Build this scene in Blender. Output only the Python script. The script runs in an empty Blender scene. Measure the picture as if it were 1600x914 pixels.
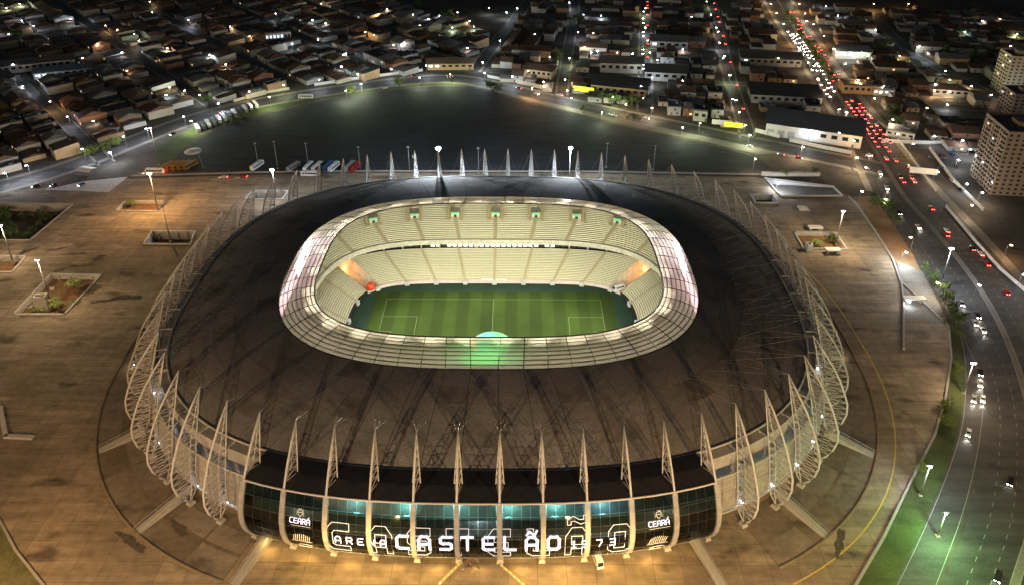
import bpy, math, random
from mathutils import Vector, Matrix
from mathutils.geometry import delaunay_2d_cdt
random.seed(7)
R = math.radians
scene = bpy.context.scene
COL = scene.collection

# ------------------------------------------------------------------ camera, sky, moon, exposure
CAM = Vector((11.3, -274.62, 215.28)); PITCH = R(25.88); YAW = R(-0.42); FPX = 1190.31; CX, CY = 800.0, 258.0
cam_d = bpy.data.cameras.new('camera'); cam = bpy.data.objects.new('camera', cam_d); COL.objects.link(cam)
cam.location = CAM
cam.rotation_euler = (R(90) - PITCH, 0, -YAW)
cam_d.sensor_fit = 'HORIZONTAL'; cam_d.sensor_width = 36.0
cam_d.lens = 36.0 * FPX / 1600.0
cam_d.shift_y = -(457.0 - CY) / 1600.0
cam_d.clip_start = 1.0; cam_d.clip_end = 9000.0
scene.camera = cam

world = bpy.data.worlds.new('World'); scene.world = world; world.use_nodes = True
wn = world.node_tree.nodes; wl = world.node_tree.links
sky = wn.new('ShaderNodeTexSky'); sky.sky_type = 'NISHITA'; sky.sun_disc = False
sky.sun_elevation = R(4); sky.sun_rotation = R(200)
wl.new(sky.outputs[0], wn['Background'].inputs[0]); wn['Background'].inputs[1].default_value = 0.026
sun_d = bpy.data.lights.new('moonlight', 'SUN'); sun_d.energy = 0.03; sun_d.angle = R(0.5); sun_d.color = (0.8, 0.87, 1.0)
sun = bpy.data.objects.new('moonlight', sun_d); COL.objects.link(sun); sun.rotation_euler = (R(40), 0, R(-20))

vs = scene.view_settings; vs.view_transform = 'Standard'; vs.look = 'None'; vs.gamma = 1.0; vs.exposure = 0.0
scene.render.engine = 'CYCLES'
cy = scene.cycles
cy.max_bounces = 5; cy.diffuse_bounces = 2; cy.glossy_bounces = 2; cy.transmission_bounces = 4; cy.transparent_max_bounces = 8
cy.use_denoising = True; cy.sample_clamp_indirect = 4.0; cy.caustics_reflective = False; cy.caustics_refractive = False
try: cy.use_light_tree = True
except Exception: pass

# ------------------------------------------------------------------ measuring helpers
_cp, _sp = math.cos(PITCH), math.sin(PITCH)
FW = Vector((math.sin(YAW) * _cp, math.cos(YAW) * _cp, -_sp)); RT = Vector((math.cos(YAW), -math.sin(YAW), 0)); UP = RT.cross(FW)
def G(x, y, z=0.0):
    """survey point: where a sight line meets the level z"""
    d = FW * FPX + RT * (x - CX) + UP * (CY - y)
    t = (z - CAM.z) / d.z
    return CAM + d * t
def G2(x, y): q = G(x, y); return (q.x, q.y)
def seen(p):
    d = Vector(p) - CAM; w = d.dot(FW)
    if w < 1: return (-9999, -9999, 0)
    return (CX + FPX * d.dot(RT) / w, CY - FPX * d.dot(UP) / w, FPX / w)

# ------------------------------------------------------------------ materials
MATS = {}
def principled(name):
    m = bpy.data.materials.new(name); m.use_nodes = True
    return m, m.node_tree, m.node_tree.nodes['Principled BSDF']
def mat(name, col, rough=0.8, metal=0.0, var=0.25, scale=0.5, spec=0.3, bump=0.0):
    """plain surface with noise grain in its colour"""
    if name in MATS: return MATS[name]
    m, nt, b = principled(name)
    b.inputs['Roughness'].default_value = rough; b.inputs['Metallic'].default_value = metal
    b.inputs['Specular IOR Level'].default_value = spec
    tc = nt.nodes.new('ShaderNodeTexCoord'); n = nt.nodes.new('ShaderNodeTexNoise')
    n.inputs['Scale'].default_value = scale; n.inputs['Detail'].default_value = 5; n.inputs['Roughness'].default_value = 0.65
    nt.links.new(tc.outputs['Object'], n.inputs['Vector'])
    r = nt.nodes.new('ShaderNodeValToRGB'); lo, hi = 1 - var, 1 + var
    r.color_ramp.elements[0].position = 0.3; r.color_ramp.elements[1].position = 0.7
    r.color_ramp.elements[0].color = (col[0] * lo, col[1] * lo, col[2] * lo, 1); r.color_ramp.elements[1].color = (col[0] * hi, col[1] * hi, col[2] * hi, 1)
    nt.links.new(n.outputs['Fac'], r.inputs['Fac']); nt.links.new(r.outputs['Color'], b.inputs['Base Color'])
    if bump:
        bp = nt.nodes.new('ShaderNodeBump'); bp.inputs['Strength'].default_value = bump
        nt.links.new(n.outputs['Fac'], bp.inputs['Height']); nt.links.new(bp.outputs['Normal'], b.inputs['Normal'])
    MATS[name] = m
    return m
def emit(name, col, strength):
    if name in MATS: return MATS[name]
    m, nt, b = principled(name)
    b.inputs['Base Color'].default_value = (*col, 1); b.inputs['Emission Color'].default_value = (*col, 1); b.inputs['Emission Strength'].default_value = strength
    try: m.cycles.emission_sampling = 'NONE'
    except Exception: pass
    MATS[name] = m
    return m
def ground_mat(name, col, var=0.3, big=0.02, fine=0.6, stain=0.45, streak=0.0, rough=0.85, joints=None, spec=0.3):
    """outdoor paving: broad patches, fine grain, dark stains and, where laid in slabs, faint joints"""
    m, nt, b = principled(name); N = nt.nodes.new; L = nt.links.new
    b.inputs['Roughness'].default_value = rough; b.inputs['Specular IOR Level'].default_value = spec
    tc = N('ShaderNodeTexCoord')
    def noise(scale, detail=6, rgh=0.6, stretch=None):
        n = N('ShaderNodeTexNoise'); n.inputs['Scale'].default_value = scale; n.inputs['Detail'].default_value = detail; n.inputs['Roughness'].default_value = rgh
        if stretch:
            mp = N('ShaderNodeMapping'); mp.inputs['Scale'].default_value = stretch; mp.inputs['Rotation'].default_value = (0, 0, 0.15)
            L(tc.outputs['Object'], mp.inputs['Vector']); L(mp.outputs['Vector'], n.inputs['Vector'])
        else: L(tc.outputs['Object'], n.inputs['Vector'])
        return n
    def mr(src, a, bb, c, d):
        x = N('ShaderNodeMapRange'); x.inputs[1].default_value = a; x.inputs[2].default_value = bb; x.inputs[3].default_value = c; x.inputs[4].default_value = d
        L(src, x.inputs[0]); return x.outputs[0]
    def mul(a, bb):
        x = N('ShaderNodeMath'); x.operation = 'MULTIPLY'; L(a, x.inputs[0]); L(bb, x.inputs[1]); return x.outputs[0]
    f = mul(mr(noise(big).outputs['Fac'], 0.3, 0.7, 1 - var, 1 + var), mr(noise(fine, 4).outputs['Fac'], 0.3, 0.7, 0.82, 1.18))
    f = mul(f, mr(noise(0.055, 3, 0.5, (1, 2.2, 1)).outputs['Fac'], 0.60, 0.72, 1.0, stain))
    if streak: f = mul(f, mr(noise(0.03, 6, 0.7, (1, 9, 1)).outputs['Fac'], 0.35, 0.65, 1 - streak, 1 + streak))
    if joints:
        bt = N('ShaderNodeTexBrick'); bt.inputs['Scale'].default_value = 1.0; bt.inputs['Brick Width'].default_value = joints; bt.inputs['Row Height'].default_value = joints * 0.8
        bt.inputs['Mortar Size'].default_value = 0.10; bt.inputs['Mortar Smooth'].default_value = 0.3; bt.offset = 0.0
        bt.inputs['Color1'].default_value = (0.82, 0.82, 0.82, 1); bt.inputs['Color2'].default_value = (1.1, 1.1, 1.1, 1); bt.inputs['Mortar'].default_value = (0.55, 0.55, 0.55, 1)
        L(tc.outputs['Object'], bt.inputs['Vector']); f = mul(f, bt.outputs['Color'])
    mx = N('ShaderNodeMix'); mx.data_type = 'RGBA'; mx.blend_type = 'MULTIPLY'; mx.inputs[0].default_value = 1.0
    mx.inputs[6].default_value = (*col, 1); L(f, mx.inputs[7]); L(mx.outputs[2], b.inputs['Base Color'])
    MATS[name] = m
    return m

# ------------------------------------------------------------------ mesh helpers
class MB:
    def __init__(s): s.v = []; s.f = []; s.mi = []
    def face(s, pts, mi=0):
        k = len(s.v); s.v += [tuple(p) for p in pts]; s.f.append(tuple(range(k, k + len(pts)))); s.mi.append(mi); return s
    def box(s, cx, cy_, cz, sx, sy, sz, rz=0.0, mi=0, top=None):
        """box centred in x,y and standing on cz; top = (sx,sy) scale of its upper face"""
        k = len(s.v); c, n = math.cos(rz), math.sin(rz); tx, ty = top or (1, 1)
        for z, ax, ay in ((0, 1, 1), (sz, tx, ty)):
            for x, y in ((-.5, -.5), (.5, -.5), (.5, .5), (-.5, .5)):
                px, py = x * sx * ax, y * sy * ay
                s.v.append((cx + px * c - py * n, cy_ + px * n + py * c, cz + z))
        for q in ((0, 3, 2, 1), (4, 5, 6, 7), (0, 1, 5, 4), (1, 2, 6, 5), (2, 3, 7, 6), (3, 0, 4, 7)):
            s.f.append(tuple(k + i for i in q)); s.mi.append(mi)
        return s
    def tube(s, pts, r, n=6, cap=True, mi=0):
        pts = [Vector(p) for p in pts]; rr = r if isinstance(r, (list, tuple)) else [r] * len(pts); k0 = len(s.v)
        for i, p in enumerate(pts):
            d = (pts[min(i + 1, len(pts) - 1)] - pts[max(i - 1, 0)]).normalized()
            a = d.cross(Vector((0, 0, 1)) if abs(d.z) < .92 else Vector((1, 0, 0))).normalized(); b = d.cross(a)
            for j in range(n):
                t = 2 * math.pi * j / n
                s.v.append(tuple(p + (a * math.cos(t) + b * math.sin(t)) * rr[i]))
        for i in range(len(pts) - 1):
            for j in range(n):
                a = k0 + i * n + j; b = k0 + i * n + (j + 1) % n
                s.f.append((a, b, b + n, a + n)); s.mi.append(mi)
        if cap:
            s.f.append(tuple(k0 + j for j in range(n - 1, -1, -1))); s.mi.append(mi)
            e = k0 + (len(pts) - 1) * n; s.f.append(tuple(e + j for j in range(n))); s.mi.append(mi)
        return s
    def loft(s, rows, mi=0, close=False):
        """grid of points, rows of equal length"""
        k = len(s.v); w = len(rows[0])
        for r_ in rows: s.v += [tuple(p) for p in r_]
        for i in range(len(rows) - 1):
            for j in range(w if close else w - 1):
                a = k + i * w + j; b = k + i * w + (j + 1) % w
                s.f.append((a, b, b + w, a + w)); s.mi.append(mi)
        return s
    def slab(s, quad, th, mi=0):
        """thin plate: four corners, pushed th along its own normal to get thickness"""
        q = [Vector(p) for p in quad]; n = (q[1] - q[0]).cross(q[2] - q[0]).normalized() * th; k = len(s.v)
        s.v += [tuple(p) for p in q] + [tuple(p + n) for p in q]
        for f in ((0, 3, 2, 1), (4, 5, 6, 7), (0, 1, 5, 4), (1, 2, 6, 5), (2, 3, 7, 6), (3, 0, 4, 7)):
            s.f.append(tuple(k + i for i in f)); s.mi.append(mi)
        return s
    def mesh(s, name, mats, smooth=False):
        me = bpy.data.meshes.new(name); me.from_pydata(s.v, [], s.f)
        for m in (mats if isinstance(mats, (list, tuple)) else [mats]): me.materials.append(m)
        if any(s.mi): me.polygons.foreach_set('material_index', s.mi)
        if smooth: me.polygons.foreach_set('use_smooth', [True] * len(s.f))
        me.update()
        return me
    def build(s, name, mats, parent=None, smooth=False): return put(name, s.mesh(name, mats, smooth), parent)
def put(name, me, parent=None, loc=None, rz=None):
    o = bpy.data.objects.new(name, me); COL.objects.link(o)
    if parent is not None: o.parent = parent
    if loc is not None: o.location = loc
    if rz is not None: o.rotation_euler = (0, 0, rz)
    return o
def tag(o, label=None, cat=None, group=None, kind=None):
    if label: o['label'] = label
    if cat: o['category'] = cat
    if group: o['group'] = group
    if kind: o['kind'] = kind
    return o
def thing(name, label, cat, loc=(0, 0, 0), rz=0.0, group=None):
    o = bpy.data.objects.new(name, None); COL.objects.link(o); o.location = loc; o.rotation_euler = (0, 0, rz); o.empty_display_size = 1
    return tag(o, label, cat, group)
def lamp(name, kind, loc, power, col, parent=None, size=0.3, aim=None, cone=None):
    d = bpy.data.lights.new(name, kind); d.energy = power; d.color = col
    if kind in ('POINT', 'SPOT'): d.shadow_soft_size = size
    if cone: d.spot_size = cone; d.spot_blend = 0.6
    o = bpy.data.objects.new(name, d); COL.objects.link(o); o.location = loc
    if parent is not None: o.parent = parent
    if aim is not None: o.rotation_euler = (Vector(aim) - Vector(loc)).to_track_quat('-Z', 'Y').to_euler()
    return o
def inside(p, poly):
    x, y = p; c = False; j = len(poly) - 1
    for i in range(len(poly)):
        xi, yi = poly[i]; xj, yj = poly[j]
        if (yi > y) != (yj > y) and x < (xj - xi) * (y - yi) / (yj - yi) + xi: c = not c
        j = i
    return c
def sheet(name, outline, holes, z, m, label=None, parent=None, extra=None):
    """level sheet with holes"""
    vs_, es = [], []
    for loop in [outline] + list(holes):
        k = len(vs_); n = len(loop); vs_ += [Vector(p) for p in loop]; es += [(k + i, k + (i + 1) % n) for i in range(n)]
    out = delaunay_2d_cdt(vs_, es, [], 0, 1e-4)
    v, f = out[0], out[2]; keep = []
    for t in f:
        c = (sum(v[i].x for i in t) / len(t), sum(v[i].y for i in t) / len(t))
        if inside(c, outline) and not any(inside(c, h) for h in holes):
            a, b, d = v[t[0]], v[t[1]], v[t[2]]
            keep.append(tuple(t) if (b - a).cross(d - a) > 0 else tuple(reversed(t)))
    mb = MB(); mb.v = [(p.x, p.y, z) for p in v]; mb.f = keep; mb.mi = [0] * len(keep)
    o = mb.build(name, m, parent)
    if parent is None: tag(o, label, None, None, 'structure')
    return o
def resample(pl, step):
    pl = [Vector(p) for p in pl]; out = [pl[0]]
    for a, b in zip(pl, pl[1:]):
        n = max(1, int((b - a).length / step))
        out += [a.lerp(b, (i + 1) / n) for i in range(n)]
    return out
def smooth_line(pl, it=3):
    pl = [Vector(p) for p in pl]
    for _ in range(it):
        o = [pl[0]]
        for a, b in zip(pl, pl[1:]): o += [a.lerp(b, .25), a.lerp(b, .75)]
        pl = o + [pl[-1]]
    return pl
def along(pl, f):
    """point and heading at fraction f of a polyline"""
    pl = [Vector(p) for p in pl]; L = [(b - a).length for a, b in zip(pl, pl[1:])]; d = f * sum(L)
    for a, b, l in zip(pl, pl[1:], L):
        if d <= l: return a.lerp(b, d / max(l, 1e-6)), (b - a).normalized()
        d -= l
    return pl[-1], (pl[-1] - pl[-2]).normalized()
def length(pl):
    pl = [Vector(p) for p in pl]; return sum((b - a).length for a, b in zip(pl, pl[1:]))
def ribbon(name, A, B, z, m, n=60, parent=None, label=None):
    mb = MB(); rows = []
    for i in range(n + 1):
        a = along(A, i / n)[0]; b = along(B, i / n)[0]; rows.append([(a.x, a.y, z), (b.x, b.y, z)])
    mb.loft(rows)
    if (Vector(rows[1][0]) - Vector(rows[0][0])).cross(Vector(rows[0][1]) - Vector(rows[0][0])).z < 0: mb.f = [tuple(reversed(f)) for f in mb.f]
    else: pass
    o = mb.build(name, m, parent)
    return o if parent is not None else tag(o, label, None, None, 'structure')
def offset_line(pl, d):
    pl = [Vector(p) for p in pl]; out = []
    for i, p in enumerate(pl):
        t = (pl[min(i + 1, len(pl) - 1)] - pl[max(i - 1, 0)]).normalized(); out.append(Vector((p.x + t.y * d, p.y - t.x * d)))
    return out

# ------------------------------------------------------------------ the stadium's plan: super-ellipse rings, sixty bays
NB = 60
def sgp(c, e): return math.copysign(abs(c) ** e, c)
def se(a, b, n, t): return Vector((a * sgp(math.cos(t), 2 / n), b * sgp(math.sin(t), 2 / n)))
EA, EB, EN = 127.0, 102.0, 2.7
_tt = [-math.pi / 2 + 2 * math.pi * i / 7200 for i in range(7201)]
_pp = [se(EA, EB, EN, t) for t in _tt]; _cum = [0.0]
for _a, _b in zip(_pp, _pp[1:]): _cum.append(_cum[-1] + (_b - _a).length)
PERI = _cum[-1]
import bisect
def T(s):
    """ring parameter of bay coordinate s (0 = the mast just right of the front centre)"""
    d = ((s + 0.5) / NB * PERI) % PERI; i = min(max(bisect.bisect_right(_cum, d) - 1, 0), 7199)
    return _tt[i] + (_tt[i + 1] - _tt[i]) * (d - _cum[i]) / max(_cum[i + 1] - _cum[i], 1e-9)
def edge(s, off=0.0):
    t = T(s); p = se(EA, EB, EN, t); q = se(EA, EB, EN, t + 0.004) - se(EA, EB, EN, t - 0.004); n = Vector((q.y, -q.x)).normalized()
    return p + n * off, n
def E3(s, off, z): p, n = edge(s, off); return Vector((p.x, p.y, z))
def ringpt(a, b, n, s, z): p = se(a, b, n, T(s)); return Vector((p.x, p.y, z))
# ================================================================== THE STADIUM
rib_m = mat('grey_rib_metal', (.30, .29, .29), .5)
white_steel = mat('white_painted_steel', (0.46, 0.45, 0.44), 0.5, 0.0, 0.1, 1.0)
dark_steel = mat('dark_steel', (0.03, 0.03, 0.032), 0.5, 0.3, 0.2, 1.0)
roof_m, _nt, _b = principled('grey_roof_sheet')
_b.inputs['Roughness'].default_value = 0.9; _b.inputs['Specular IOR Level'].default_value = 0.12
_N = _nt.nodes.new; _tc = _N('ShaderNodeTexCoord'); _n1 = _N('ShaderNodeTexNoise'); _n1.inputs['Scale'].default_value = 0.05; _n1.inputs['Detail'].default_value = 6
_n2 = _N('ShaderNodeTexNoise'); _n2.inputs['Scale'].default_value = 1.3; _n2.inputs['Detail'].default_value = 4
_nt.links.new(_tc.outputs['Object'], _n1.inputs['Vector']); _nt.links.new(_tc.outputs['Object'], _n2.inputs['Vector'])
_mm = _N('ShaderNodeMath'); _mm.operation = 'MULTIPLY'; _nt.links.new(_n1.outputs['Fac'], _mm.inputs[0]); _nt.links.new(_n2.outputs['Fac'], _mm.inputs[1])
_cr = _N('ShaderNodeValToRGB'); _cr.color_ramp.elements[0].position = 0.12; _cr.color_ramp.elements[1].position = 0.42
_cr.color_ramp.elements[0].color = (0.135, 0.126, 0.122, 1); _cr.color_ramp.elements[1].color = (0.26, 0.245, 0.235, 1)
_nt.links.new(_mm.outputs[0], _cr.inputs['Fac']); _nt.links.new(_cr.outputs['Color'], _b.inputs['Base Color'])
roof_m2 = mat('weathered_roof_sheet', (.155, .14, .13), .9, 0, .3, .15, .12)
canopy_m = mat('dark_canopy_sheet', (0.028, 0.026, 0.03), 0.5, 0.0, 0.25, 0.4)
concrete = mat('pale_concrete', (0.36, 0.34, 0.31), 0.85, 0, 0.15, 0.3)
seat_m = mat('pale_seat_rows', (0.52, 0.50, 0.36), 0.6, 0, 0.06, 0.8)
riser_m = mat('seat_row_dark_step', (0.20, 0.185, 0.12), 0.8, 0, 0.1, 0.8)  # darker tone that sets off each seat row
aisle_m = mat('aisle_concrete', (0.36, 0.31, 0.19), 0.8, 0, 0.1, 0.8)
mesh_m, _nt, _b = principled('perforated_grey_panel')
_b.inputs['Roughness'].default_value = 0.55; _N = _nt.nodes.new
_tc = _N('ShaderNodeTexCoord'); _bt = _N('ShaderNodeTexBrick'); _bt.inputs['Scale'].default_value = 1; _bt.inputs['Brick Width'].default_value = 1.2; _bt.inputs['Row Height'].default_value = 1.2
_bt.inputs['Mortar Size'].default_value = 0.05; _bt.inputs['Color1'].default_value = (0.36, 0.34, 0.32, 1); _bt.inputs['Color2'].default_value = (0.27, 0.26, 0.245, 1); _bt.inputs['Mortar'].default_value = (0.16, 0.15, 0.14, 1); _bt.offset = 0
_mp = _N('ShaderNodeMapping'); _mp.inputs['Rotation'].default_value = (R(90), 0, 0)
_nt.links.new(_tc.outputs['Object'], _mp.inputs['Vector']); _nt.links.new(_mp.outputs['Vector'], _bt.inputs['Vector']); _nt.links.new(_bt.outputs['Color'], _b.inputs['Base Color'])

# ---- main roof: sixty radial panels
roof = thing('stadium_roof', 'large oval grey sheet roof ring round the open pitch', 'roof', (0, 0, 25))
RIN = (86.2, 64.2, 2.8, 33.0); RIN2 = (71.4, 50.8, 3.2, 36.5)
def roofpt(s, k, dz=0.0):
    a = E3(s, 0, 25.0); b = ringpt(*RIN[:3], s, RIN[3]); p = a.lerp(b, k); p.z += 1.6 * math.sin(math.pi * k) + dz
    return p - Vector((0, 0, 25))
for i in range(NB):
    for q in range(5):
        rows = [[roofpt(i + 0.008 + 0.984 * j / 3, (q + f) / 5) for j in range(4)] for f in (.006, .5, .994)]
        mb = MB(); mb.loft(rows); low = [[p - Vector((0, 0, 0.4)) for p in r_] for r_ in rows]
        mb.loft([low[0], rows[0]]); mb.loft([rows[-1], low[-1]]); mb.loft([[r_[0] for r_ in rows], [r_[0] for r_ in low]]); mb.loft([[r_[-1] for r_ in low], [r_[-1] for r_ in rows]])
        mb.build('roof_panel', roof_m if (i * 3 + q * 5) % 7 else roof_m2, roof)
mb = MB(); mb.loft([[roofpt(s / 4, k / 3, -0.75) for s in range(241)] for k in range(4)]); mb.build('roof_lining', dark_steel, roof)
mb = MB(); mb.tube([roofpt(s / 3, 0, 0.15) for s in range(181)], 0.42, 6, False); mb.build('edge_pipe', white_steel, roof)

# ---- translucent strip round the opening: purlins, rafters, glazing bars and panes
strip = thing('translucent_roof_strip', 'translucent glazed strip between grey roof and open pitch', 'skylight', (0, 0, 33))
gm, _nt, _b = principled('milky_polycarbonate'); _N = _nt.nodes.new; _out = _nt.nodes['Material Output']
_tr = _N('ShaderNodeBsdfTranslucent'); _tr.inputs['Color'].default_value = (0.43, 0.38, 0.345, 1)
_tp = _N('ShaderNodeBsdfTransparent'); _tp.inputs['Color'].default_value = (0.8, 0.78, 0.72, 1)
_gl = _N('ShaderNodeBsdfGlossy'); _gl.inputs['Roughness'].default_value = 0.25; _gl.inputs['Color'].default_value = (0.7, 0.7, 0.7, 1)
_df = _N('ShaderNodeBsdfDiffuse'); _df.inputs['Color'].default_value = (0.22, 0.20, 0.19, 1)
_m1 = _N('ShaderNodeMixShader'); _m1.inputs[0].default_value = 0.12; _m2 = _N('ShaderNodeMixShader'); _m2.inputs[0].default_value = 0.16; _m3 = _N('ShaderNodeMixShader'); _m3.inputs[0].default_value = 0.07
_nt.links.new(_tr.outputs[0], _m1.inputs[1]); _nt.links.new(_tp.outputs[0], _m1.inputs[2]); _nt.links.new(_m1.outputs[0], _m2.inputs[1]); _nt.links.new(_df.outputs[0], _m2.inputs[2])
_nt.links.new(_m2.outputs[0], _m3.inputs[1]); _nt.links.new(_gl.outputs[0], _m3.inputs[2]); _nt.links.new(_m3.outputs[0], _out.inputs['Surface'])
def stpt(s, k, dz=0.0):
    a = ringpt(*RIN[:3], s, RIN[3]); b = ringpt(*RIN2[:3], s, RIN2[3]); p = a.lerp(b, k); p.z += 0.8 * math.sin(math.pi * k) + dz
    return p - Vector((0, 0, 33))
ROWS = 8
near_bays = sorted(range(NB), key=lambda i: stpt(i + .5, .5).y)[:37]
rest = MB()
for i in range(NB):
    single = i in near_bays
    for k in range(ROWS):
        a, b = (k + .04) / ROWS, (k + .96) / ROWS; mb = MB() if single else rest
        n = 3
        up = [[stpt(i + .02 + .96 * j / n, a, .05) for j in range(n + 1)], [stpt(i + .02 + .96 * j / n, b, .05) for j in range(n + 1)]]
        mb.loft(up)
        if single: mb.build('pane', gm, strip)
tag(rest.build('far_panes', gm, strip), kind='stuff')
for k in range(ROWS + 1):
    mb = MB(); mb.tube([stpt(s / 3, k / ROWS, -.02) for s in range(181)], 0.13 if 0 < k < ROWS else 0.4, 4, False); mb.build('purlin', dark_steel, strip)
for i in range(NB):
    big = i in (1, 6, 54, 8, 9, 10, 11, 12, 13, 14, 15, 16, 17, 18, 19, 20, 21, 22, 23, 24, 37, 36, 38, 39, 40, 41, 42, 43, 44, 45, 46, 47, 48, 49, 50, 51, 52)
    mb = MB(); mb.tube([stpt(i, k / 4, .0) for k in range(5)], 0.2 if big else .1, 4); mb.build('rafter', dark_steel, strip)
bars = mat('glazing_bar_metal', (0.25, 0.24, 0.22), 0.5)
for i in near_bays:
    mb = MB()
    for j in range(1, 6): mb.tube([stpt(i + j / 6, k / 2, .08) for k in range(3)], 0.045, 3, False)
    mb.build('glazing_bars', bars, strip)

# ---- lattice masts
OUTER = [(0, 42), (4.5, 36.5), (8.7, 31), (11.8, 26), (14.2, 21), (16, 16.5), (16.5, 12), (15.8, 7.5), (14.2, 3.6), (12.2, 1.1)]
REAR = [(0, 42), (2.1, 36), (4, 30), (5.8, 25), (7.2, 20), (8.4, 14.5), (9.2, 9), (10.2, 4.5), (12.2, 1.1)]
def interp(pr, z):
    for (a, za), (b, zb) in zip(pr, pr[1:]):
        if za >= z >= zb: return a + (b - a) * (za - z) / (za - zb)
    return pr[-1][0]
def halfw(z): return 1.5 * min(1, (42 - z) / 20) * min(1, max(z - 1.1, 0) / 6)
mb = MB(); mb.tube([(x, 0, z) for x, z in OUTER], [.16] + [.36] * (len(OUTER) - 1), 8); ME_OUT = mb.mesh('outer_chord', white_steel, True)
ME_REAR = []
for sd in (-1, 1):
    mb = MB(); mb.tube([(x, sd * halfw(z), z) for x, z in REAR], [.12] + [.22] * (len(REAR) - 1), 6); ME_REAR.append(mb.mesh('rear_chord', white_steel, True))
mb = MB(); zs = [39.5, 37, 34.5, 32, 29.5, 27, 24.5, 22, 19.5, 17, 14.5, 12, 9.5, 7, 4.8]
def on(z): return (interp(OUTER, z), 0, z)
def rn(z, sd): return (interp(REAR, z), sd * halfw(z), z)
for a, b in zip(zs, zs[1:]):
    for sd in (-1, 1):
        mb.tube([on(a), rn((a + b) / 2, sd)], .11, 4, False); mb.tube([rn((a + b) / 2, sd), on(b)], .11, 4, False)
    mb.tube([rn(a, -1), rn(a, 1)], .09, 4, False); mb.tube([rn(a, 1), rn(b, -1)], .08, 4, False)
ME_LAT = mb.mesh('lattice', white_steel)
mb = MB(); mb.box(12.0, 0, 0, 2.6, 2.2, 1.2, 0, 0, (.7, .7)); ME_PL = mb.mesh('plinth', concrete)
mb = MB(); mb.tube([(0.2, 0, 25.0), (5.6, 0, 25.0)], .22, 5); mb.tube([(0.2, 0, 25.0), (7.4, 0, 20)], .15, 5); mb.tube([(5.6, -1.4, 25), (5.6, 1.4, 25)], .15, 5); ME_ST = mb.mesh('strut', white_steel)
mb = MB()
for dy in (-6, 0, 6): mb.tube([(0, 0, 41.6), (-26, dy * 1.3, 31.2)], .035, 3, False)
ME_CB = mb.mesh('stay_cables', mat('cable_steel', (.4, .39, .37), .4, .6))
SIDE = lambda i: 'front' if i <= 5 or i >= 54 else 'right side' if i < 21 else 'back' if i < 39 else 'left side'
ordn = ['first', 'second', 'third', 'fourth', 'fifth', 'sixth', 'seventh', 'eighth', 'ninth', 'tenth', 'eleventh', 'twelfth', 'thirteenth', 'fourteenth', 'fifteenth', 'sixteenth', 'seventeenth', 'eighteenth']
for i in range(NB):
    p, n = edge(i); sd = SIDE(i)
    k = {'front': (i + 6) % 60, 'right side': i - 6, 'back': 38 - i, 'left side': 53 - i}[sd]
    frm = {'front': 'from the left edge of the glass front', 'right side': 'behind the right end of the glass front', 'back': 'from the left along the far roof edge', 'left side': 'behind the left end of the glass front'}[sd]
    m_ = thing('roof_mast', 'white lattice roof mast, %s %s' % (ordn[k], frm), 'mast', (p.x, p.y, 0), math.atan2(n.y, n.x), 'lattice masts round the stadium roof')
    put('outer_chord', ME_OUT, m_); put('rear_chord', ME_REAR[0], m_); put('rear_chord', ME_REAR[1], m_); put('lattice', ME_LAT, m_); put('plinth', ME_PL, m_); put('strut', ME_ST, m_); put('stay_cables', ME_CB, m_)

# ---- outer wall behind the masts, and grey panels all round except the glass front
shell = thing('stadium_wall', 'pale concrete outer wall and concourse of the stadium', 'wall')
mb = MB(); mb.loft([[E3(s / 2, o, z) for s in range(121)] for o, z in ((5.5, 0), (5.5, 6), (3.2, 6.1), (3.2, 24.2), (-14, 24.6))]); mb.build('concourse_wall', concrete, shell)
mb = MB(); mb.loft([[E3(s / 2, o, z) for s in range(121)] for o, z in ((9.2, 4.6), (9.2, 5.3), (3.2, 5.4))]); mb.loft([[E3(s / 2, o, z) for s in range(121)] for o, z in ((3.2, 4.6), (9.2, 4.6))]); mb.build('concourse_slab', concrete, shell)
mb = MB(); mb.tube([E3(s / 3, 7.3, 19.8) for s in range(181)], .25, 5, False); mb.build('ring_rail', white_steel, shell)
warm_pane = emit('warm_doorway_glow', (1.0, 0.72, 0.36), 1.6)
for i in range(6, 54):
    mb = MB()
    for j in range(3):
        a, b = i + .2 + j * .22, i + .2 + j * .22 + .13
        mb.slab([E3(a, 5.55, .2), E3(b, 5.55, .2), E3(b, 5.55, 2.9), E3(a, 5.55, 2.9)], .1)
    mb.build('doorway', warm_pane if i % 4 == 0 or i in (6, 7, 52, 53) else dark_steel, shell)
skin = thing('panel_cladding', 'grey perforated panel cladding round the sides and back', 'cladding')
for i in range(5, 54):
    for h in range(2):
        for j in range(2):
            a, b = i + .06 + j * .44, i + .06 + (j + 1) * .44 - .02
            z0, z1 = 6.2 + h * 6.7, 6.2 + h * 6.7 + 6.55; o0, o1 = interp(REAR, z0) - .9, interp(REAR, z1) - .9
            mb = MB(); mb.slab([E3(a, o0, z0), E3(b, o0, z0), E3(b, o1, z1), E3(a, o1, z1)], .12); mb.build('panel', mesh_m, skin)

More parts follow.
